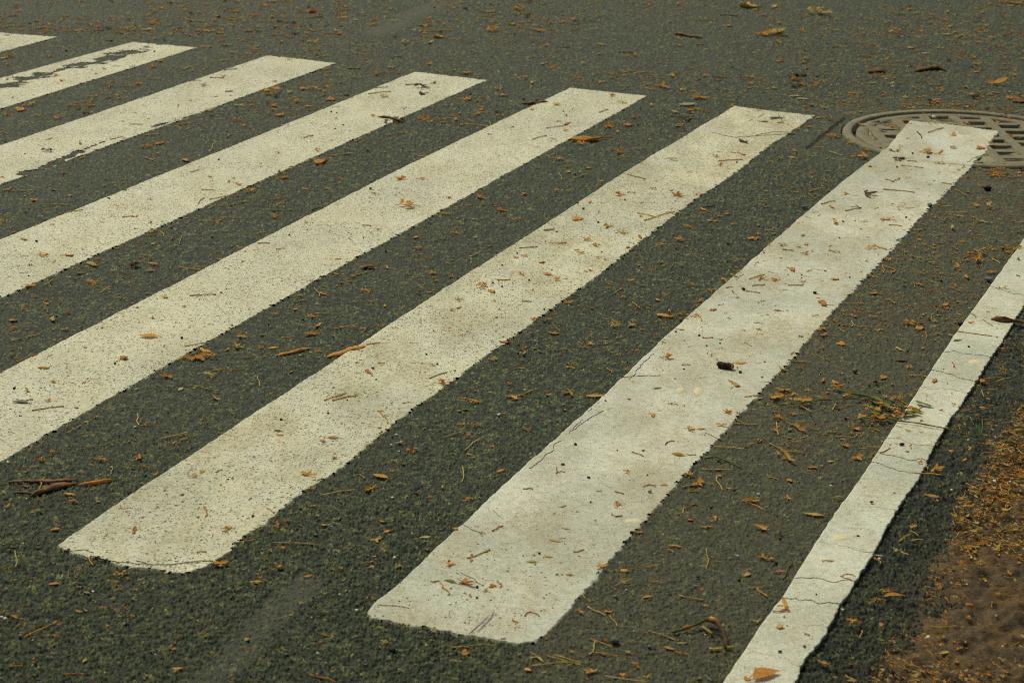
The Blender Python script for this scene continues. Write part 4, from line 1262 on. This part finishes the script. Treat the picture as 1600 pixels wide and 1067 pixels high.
D = lambda t, *q: [(400 * t[1] + a / 4, {0: 0, 1: 267, 2: 534, 3: 800}[t[0]] + b / 4) for a, b in q]
bark_strip(D((2, 0), (190, 965), (300, 930), (400, 905), (490, 885)), 8.5, 'thick brown strip of bark lying in front of a thinner one, lower left asphalt', seed=1, thick=.5)
bark_strip(D((2, 0), (50, 876), (180, 872), (330, 878), (490, 862)), 6, 'thin dark brown strip of bark behind the thick one, lower left asphalt', seed=2)
bark_strip(D((2, 0), (82, 944), (150, 945), (215, 950)), 4, 'short dark sliver of bark left of the thick bark strip', BROWN, seed=3)
bark_strip(D((2, 0), (490, 896), (600, 885), (715, 866)), 7, 'crumbly orange strip of bark at the right tip of the thick bark strip', RUST, seed=4)
bark_strip(D((2, 1), (125, 88), (220, 68), (350, 38)), 5.5, 'flat rust orange strip of bark beside the upper edge of the second stripe', RUST, seed=5, thick=.3)
b_ = bark_strip(D((2, 1), (440, 98), (520, 78), (600, 48), (705, 28)), 9, 'curled brown dead leaf lying over the upper edge of the second stripe', RUST, seed=6, thick=.26, cat='dead leaf')
b_.name = 'dead_leaf'
bark_strip(D((0, 2), (1010, 214), (1100, 228), (1190, 241)), 6, 'brown strip of bark on the asphalt above the second stripe, beyond its tip', seed=7)
bark_strip(D((0, 3), (615, 458), (680, 456), (740, 452)), 6, 'short brown bark piece left of a longer dark one, beyond the manhole', seed=8)
bark_strip(D((0, 3), (920, 452), (1000, 440), (1060, 436), (1115, 446)), 8, 'dark brown arched bark piece on the asphalt beyond the manhole', BROWN, seed=9, thick=.5)
bark_strip(D((1, 3), (1392, 938), (1460, 952), (1540, 952), (1610, 965)), 5, 'rough brown twig lying across the edge line at the right', seed=10, thick=.9, cat='twig').name = 'twig'
bark_strip(D((0, 1), (760, 738), (830, 745), (930, 770)), 5, 'splintered grey brown bark sliver on the lower edge of the fourth stripe', BROWN, seed=12)
bark_strip(D((0, 2), (50, 655), (150, 648), (240, 640)), 5, 'dark bark sliver touching the upper edge of the third stripe near its tip', BROWN, seed=13)
bark_strip(D((1, 1), (660, 612), (700, 606), (750, 608)), 7, 'stubby brown bark chip between second and third stripes, about midway', seed=14)

# short black cylinder with a rusty end
root = bpy.data.objects.new('cylinder_stub', None)
COL.objects.link(root)
a_, b_ = at(1122, 576), at(1147, 580)
c_ = (a_ + b_) / 2
L_ = float(np.hypot(*(b_ - a_)))
root.location = (c_[0], c_[1], top_z(*c_) + PAINT_T)
root.rotation_euler = (0, 0, math.atan2(*(b_ - a_)[::-1]))
tag(root, 'short black cylinder stub with a rusty orange end on the first stripe', 'cylinder stub')
rd = 5.0 * mscale(1135, 577)
pm = PM()
nn = 22
pm.tube([(L_ * (-.56 + .90 * k / (nn - 1)), rd * .12 * math.sin(k * .5), rd * (.98 + .05 * math.sin(k * 1.3))) for k in range(nn)],
        [rd * min(1, .55 + .3 * k) * (1 + .10 * math.sin(k * 2.4) + .05 * math.sin(k * 5.1)) for k in range(nn)], 14)
for k in range(5):
    pm.tube([(-L_ * .5, (k - 2) * rd * .3, rd * (1 + .3 * (k % 2))), (-L_ * .62, (k - 2) * rd * .35, rd * (.8 + .3 * (k % 3)))], [rd * .15, rd * .05], 5)
link('body', pm.mesh('body', [DARK]), root)
pm = PM()
pm.tube([(L_ * .335, 0, rd), (L_ * .40, 0, rd), (L_ * .42, 0, rd)], [rd * .96, rd * .99, rd * .8], 14)
pm.tube([(L_ * .41, 0, rd), (L_ * .46, 0, rd)], [rd * .5, rd * .42], 10)
link('rusty_end', pm.mesh('rusty_end', [RUST]), root)

# bent twig at the lower right: green stem, dark curved stem, buds
K = lambda x, y, z=0.0: (lambda p: (p[0], p[1], z))(at(1000 + x / 8, 950 + y / 8))
root = bpy.data.objects.new('twig', None)
COL.objects.link(root)
o0 = K(860, 220)
root.location = (o0[0], o0[1], top_z(o0[0], o0[1]))
tag(root, 'bent twig with a green stem and a dark hooked stem beside the edge line', 'twig')
rel = lambda pts: [(p[0] - o0[0], p[1] - o0[1], p[2]) for p in pts]


def part_tube(name, pts, rad, mat, parent):
    pm = PM()
    pts = rel(pts)
    fine = []
    for a, b in zip(pts[:-1], pts[1:]):
        for k in range(3):
            t = k / 3
            fine.append(tuple(a[j] + (b[j] - a[j]) * t for j in range(3)))
    fine.append(pts[-1])
    n = len(fine)
    rr = [rad * (1 + .25 * math.sin(k * 2.1)) for k in range(n)]
    pm.tube(fine, rr, 7)
    return link(name, pm.mesh(name, [mat]), parent)


part_tube('green_stem', [K(400, 325, .004), (K(540, 300, .006)), K(700, 262, .009), K(860, 205, .012)], .0024, GREEN, root)
part_tube('dark_stem', [K(815, 215, .012), K(890, 270, .016), K(960, 300, .018), K(1030, 380, .016), K(1070, 470, .009), K(1080, 520, .004)], .0034, BROWN, root)
part_tube('bud', [K(870, 205, .010), K(920, 235, .014), K(955, 262, .010)], .0042, RUST, root)
part_tube('bud', [K(780, 265, .005), K(840, 305, .005), K(905, 342, .003)], .0022, TAN, root)
part_tube('bud', [K(860, 525, .003), K(940, 532, .003), K(1040, 525, .004)], .0022, TAN, root)
part_tube('bud', [K(1080, 520, .004), K(1110, 522, .004), K(1140, 520, .004)], .0032, YELL, root)
part_tube('bud', [K(540, 300, .0075), K(580, 294, .0085), K(615, 288, .0085)], .0030, RUST, root)

# green flowering sprig across the edge line
K = lambda x, y, z=0.0: (lambda p: (p[0], p[1], z))(at(1200 + x / 4, 534 + y / 4))
root = bpy.data.objects.new('flower_sprig', None)
COL.objects.link(root)
o0 = K(800, 460)
root.location = (o0[0], o0[1], top_z(o0[0], o0[1]))
tag(root, 'long green sprig with withered orange blossoms lying across the edge line', 'sprig')
part_tube('stem', [K(640, 455, .006), K(700, 490, .007), K(800, 512, .007), K(930, 530, .008), K(1100, 562, .008), K(1210, 590, .006), K(1285, 606, .005), K(1330, 596, .005), K(1340, 550, .005), K(1338, 505, .005)], .0013, GREEN, root)
part_tube('stem', [K(60, 405, .003), K(200, 395, .004), K(330, 380, .006), K(470, 375, .006), K(570, 370, .006)], .0012, GREEN, root)
part_tube('stem', [K(430, 310, .004), K(520, 345, .008), K(620, 365, .010), K(700, 400, .010), K(800, 430, .009), K(950, 445, .007)], .0018, GREEN, root)
part_tube('stem', [K(1165, 565, .006), K(1200, 575, .008), K(1190, 540, .005)], .0009, YELL, root)
part_tube('stem', [K(540, 498, .004), K(620, 490, .006), K(720, 500, .006)], .0013, GREEN, root)
part_tube('stem', [K(200, 410, .004), K(240, 430, .004), K(280, 450, .003)], .0012, TAN, root)
rq = np.random.RandomState(12)
for (x, y, s, c) in ((170, 400, 95, 't'), (230, 392, 80, 'o'), (340, 378, 75, 'o'), (430, 300, 60, 'o'), (505, 345, 60, 'o'), (590, 358, 60, 'b'), (625, 440, 60, 'o'), (575, 485, 70, 'o'),
                     (690, 440, 70, 'o'), (690, 505, 95, 'o'), (740, 420, 70, 'o'), (790, 440, 80, 'o'), (800, 480, 85, 'o'), (840, 470, 75, 'b'), (900, 440, 80, 'o'), (940, 445, 70, 'o'),
                     (700, 415, 60, 'o'), (760, 455, 60, 'b'), (660, 495, 60, 'o')):
    q = K(x, y, .002)
    s_ = s / 4 * mscale(1200 + x / 4, 534 + y / 4)
    pm = mk_blossom(rq.randint(999)) if rq.rand() < .65 else mk_bract(rq.randint(999))
    ch = link('blossom', pm.mesh('blossom', [MATS[c]]), root, (q[0] - o0[0], q[1] - o0[1], .003 + .004 * rq.rand()), rq.uniform(0, 6))
    ch.scale = (s_ * 1.45, s_ * 1.45, s_ * 1.6)
for (x, y, s, a) in ((680, 385, 110, -.5), (700, 410, 100, -.4), (660, 470, 90, -.3), (740, 500, 80, .1), (890, 470, 90, .3), (920, 465, 70, -.3), (960, 400, 70, -.4), (1000, 410, 60, -.3), (650, 375, 80, -.6), (720, 425, 90, -.4)):
    q = K(x, y, .002)
    s_ = s / 4 * mscale(1200 + x / 4, 534 + y / 4)
    ch = link('leaflet', mk_leaf(rq.randint(999)).mesh('leaflet', [GREEN]), root, (q[0] - o0[0], q[1] - o0[1], .004 + .004 * rq.rand()), a * 2)
    ch.scale = (s_ * 1.2, s_ * 1.3, s_ * 1.2)

# the bright orange leaf at the bottom of the edge line
p_ = at(1198, 1060)
pm = mk_leaf(4)
lf = link('fallen_leaf', pm.mesh('fallen_leaf', [RUST]), None, (p_[0], p_[1], top_z(*p_) + PAINT_T + .002), .55)
s_ = 52 * mscale(1198, 1060)
lf.scale = (s_, s_ * 1.1, s_ * .8)
tag(lf, 'bright orange oval leaf lying on the edge line at the bottom of the picture', 'leaf')

# ------------------------------------------------------------------ everything finer: one litter mesh


def build_stuff():
    r = np.random.RandomState(3)
    items = list(STUFF)

    def scatter(n, x0, x1, y0, y1, smin, smax, keep=1.0, dens=None):
        px, py = r.uniform(x0, x1, n), r.uniform(y0, y1, n)
        for x, y in zip(px, py):
            if dens is not None and r.rand() > dens(x, y):
                continue
            p = at(x, y)
            zone, on, _ = zone_of(p)
            if on and r.rand() > keep:
                continue
            if fbm(np.array(p[0] * 2.2), np.array(p[1] * 1.6), 44, 3) < r.uniform(.25, .62):
                continue
            s = r.uniform(smin, smax) * r.uniform(.6, 1.15)
            q = r.rand()
            c = 'o' if q < .46 else ('t' if q < .80 else ('b' if q < .89 else ('y' if q < .94 else ('g' if q < .98 else 'w'))))
            z = top_z(*p) + (PAINT_T if on else .0002)
            if zone == 'on the manhole cover':
                z = top_z(*p)
            if zone == 'on the brown soil':
                z = soil_top(p)
            items.append((p[0], p[1], z, s, r.uniform(0, 6.28), c))
    scatter(2800, -60, 1660, -40, 60, .014, .042, .2)
    scatter(1900, -60, 1660, 60, 200, .011, .034, .15)
    scatter(420, 1250, 1660, 20, 200, .010, .034, .3)
    scatter(3400, -60, 1660, 200, 560, .007, .019, .16)
    scatter(2200, -60, 1660, 560, 1090, .004, .014, .2)
    scatter(2600, 1180, 1660, 260, 700, .006, .019, .22)
    # the verge and the rim of the manhole gather much more
    def soil_d(x, y):
        p = uv(at(x, y))
        o = float(p[0] - SOIL_E(p[1]))
        return .0 if o < -.04 else (1.0 if o < .16 else .4)
    scatter(3200, 1380, 1640, 620, 1090, .005, .017, 1, soil_d)

    scatter(1900, 1490, 1650, 630, 850, .008, .024, 1, soil_d)

    for k in range(1500):                      # the drift lying along the whole edge of the soil
        v_ = r.uniform(1.5, 4.6)
        e_ = float(SOIL_E(v_))
        o_ = abs(r.randn()) * .07 - .03
        if fbm(np.array(v_ * 7), np.array(o_ * 7), 47, 3) < r.uniform(.2, .6):
            continue
        p = xy(e_ + o_, v_)
        items.append((p[0], p[1], soil_top(p), r.uniform(.005, .016), r.uniform(0, 6.28), 'o' if r.rand() < .6 else ('t' if r.rand() < .5 else 'b')))

    def rim_d(x, y):
        p = at(x, y)
        d = np.hypot(p[0] - MC[0], p[1] - MC[1])
        return 1.0 if MR - .01 < d < MR + .15 and p[0] > MC[0] - .15 else .0
    scatter(5200, 1300, 1660, 120, 300, .008, .022, .25, rim_d)
    protos = [mk_scrap(500 + k) for k in range(4)] + [mk_bract(520 + k) for k in range(5)] + [mk_blossom(540 + k) for k in range(3)]
    for k in range(6):
        st_ = mk_stalk(560 + k)
        st_.v = [(v[0] * 1.5, v[1] * .035, v[2] * .035) for v in st_.v]
        protos.append(st_)
    keys = ['o', 't', 'b', 'y', 'g', 'w', 'p']
    arr = [(np.array(p.v), p.f) for p in protos]
    V, Fc, MI, off = [], [], [], 0
    for (x, y, z, s, a, c) in items:
        pv, pf = arr[r.randint(len(arr))]
        ca, sa = math.cos(a), math.sin(a)
        q = pv * s
        V.append(np.stack([q[:, 0] * ca - q[:, 1] * sa + x, q[:, 0] * sa + q[:, 1] * ca + y, q[:, 2] + z], -1))
        Fc += [tuple(i + off for i in f) for f in pf]
        MI += [keys.index(c) if c in keys else 0] * len(pf)
        off += len(pv)
    me = bpy.data.meshes.new('leaf_litter')
    me.from_pydata(np.concatenate(V).tolist(), [], Fc)
    # the same colours, varied by noise only as this is one object
    for k in keys:
        me.materials.append(MATS[k])
    me.polygons.foreach_set('material_index', MI)
    me.update()
    tag(link('leaf_litter', me), 'fine scattered crumbs of dry orange leaf litter over the asphalt', 'leaf litter', kind='stuff')
    # loose grit: tiny stones
    gp_ = [mk_pebble(900 + k) for k in range(4)]
    arr = [(np.array(p.v), p.f) for p in gp_]
    V, Fc, MI, off = [], [], [], 0
    for k in range(520):
        x, y = r.uniform(-60, 1660), 1090 * r.rand() ** .8
        p = at(x, y)
        zone, on, _ = zone_of(p)
        if on and r.rand() > .3:
            continue
        s = r.uniform(.002, .006) * (1 + .08 * p[1])
        pv, pf = arr[k % 4]
        a = r.uniform(0, 6.28)
        ca, sa = math.cos(a), math.sin(a)
        q = pv * s
        V.append(np.stack([q[:, 0] * ca - q[:, 1] * sa + p[0], q[:, 0] * sa + q[:, 1] * ca + p[1], q[:, 2] + top_z(*p) + (PAINT_T if on else 0)], -1))
        Fc += [tuple(i + off for i in f) for f in pf]
        MI += [int(r.choice([0, 1, 2], p=[.34, .5, .16]))] * len(pf)
        off += len(pv)
    me = bpy.data.meshes.new('grit')
    me.from_pydata(np.concatenate(V).tolist(), [], Fc)
    for m in (DARK, GREYST, WHITEST):
        me.materials.append(m)
    me.polygons.foreach_set('material_index', MI)
    me.update()
    tag(link('grit', me), 'tiny loose stones and specks of grit over the road', 'grit', kind='stuff')


build_stuff()

# ------------------------------------------------------------------ light
SUN_DIR = Vector((-.42, .62, 1.02)).normalized()        # towards the sun
el = math.asin(SUN_DIR.z)
az = math.atan2(SUN_DIR.x, SUN_DIR.y)
w = bpy.data.worlds.new('World')
sc.world = w
w.use_nodes = True
nt = w.node_tree
bg = nt.nodes['Background']
sky = nt.nodes.new('ShaderNodeTexSky')
sky.sky_type = 'NISHITA'
sky.sun_disc = False
sky.sun_elevation = el
sky.sun_rotation = az
sky.air_density = 1.0
sky.dust_density = 6.0
sky.ozone_density = .3
nt.links.new(sky.outputs[0], bg.inputs[0])
bg.inputs[1].default_value = .09
sun = bpy.data.lights.new('sun', 'SUN')
sun.energy = 1.8
sun.angle = math.radians(10)
sun.color = (.96, .97, .77)
so = bpy.data.objects.new('sun', sun)
COL.objects.link(so)
so.rotation_euler = (-SUN_DIR).to_track_quat('-Z', 'Y').to_euler()
so.location = (0, 0, 10)
vs_ = sc.view_settings
vs_.view_transform = 'Standard'
vs_.look = 'None'
vs_.exposure = 0.0
vs_.gamma = 1.0
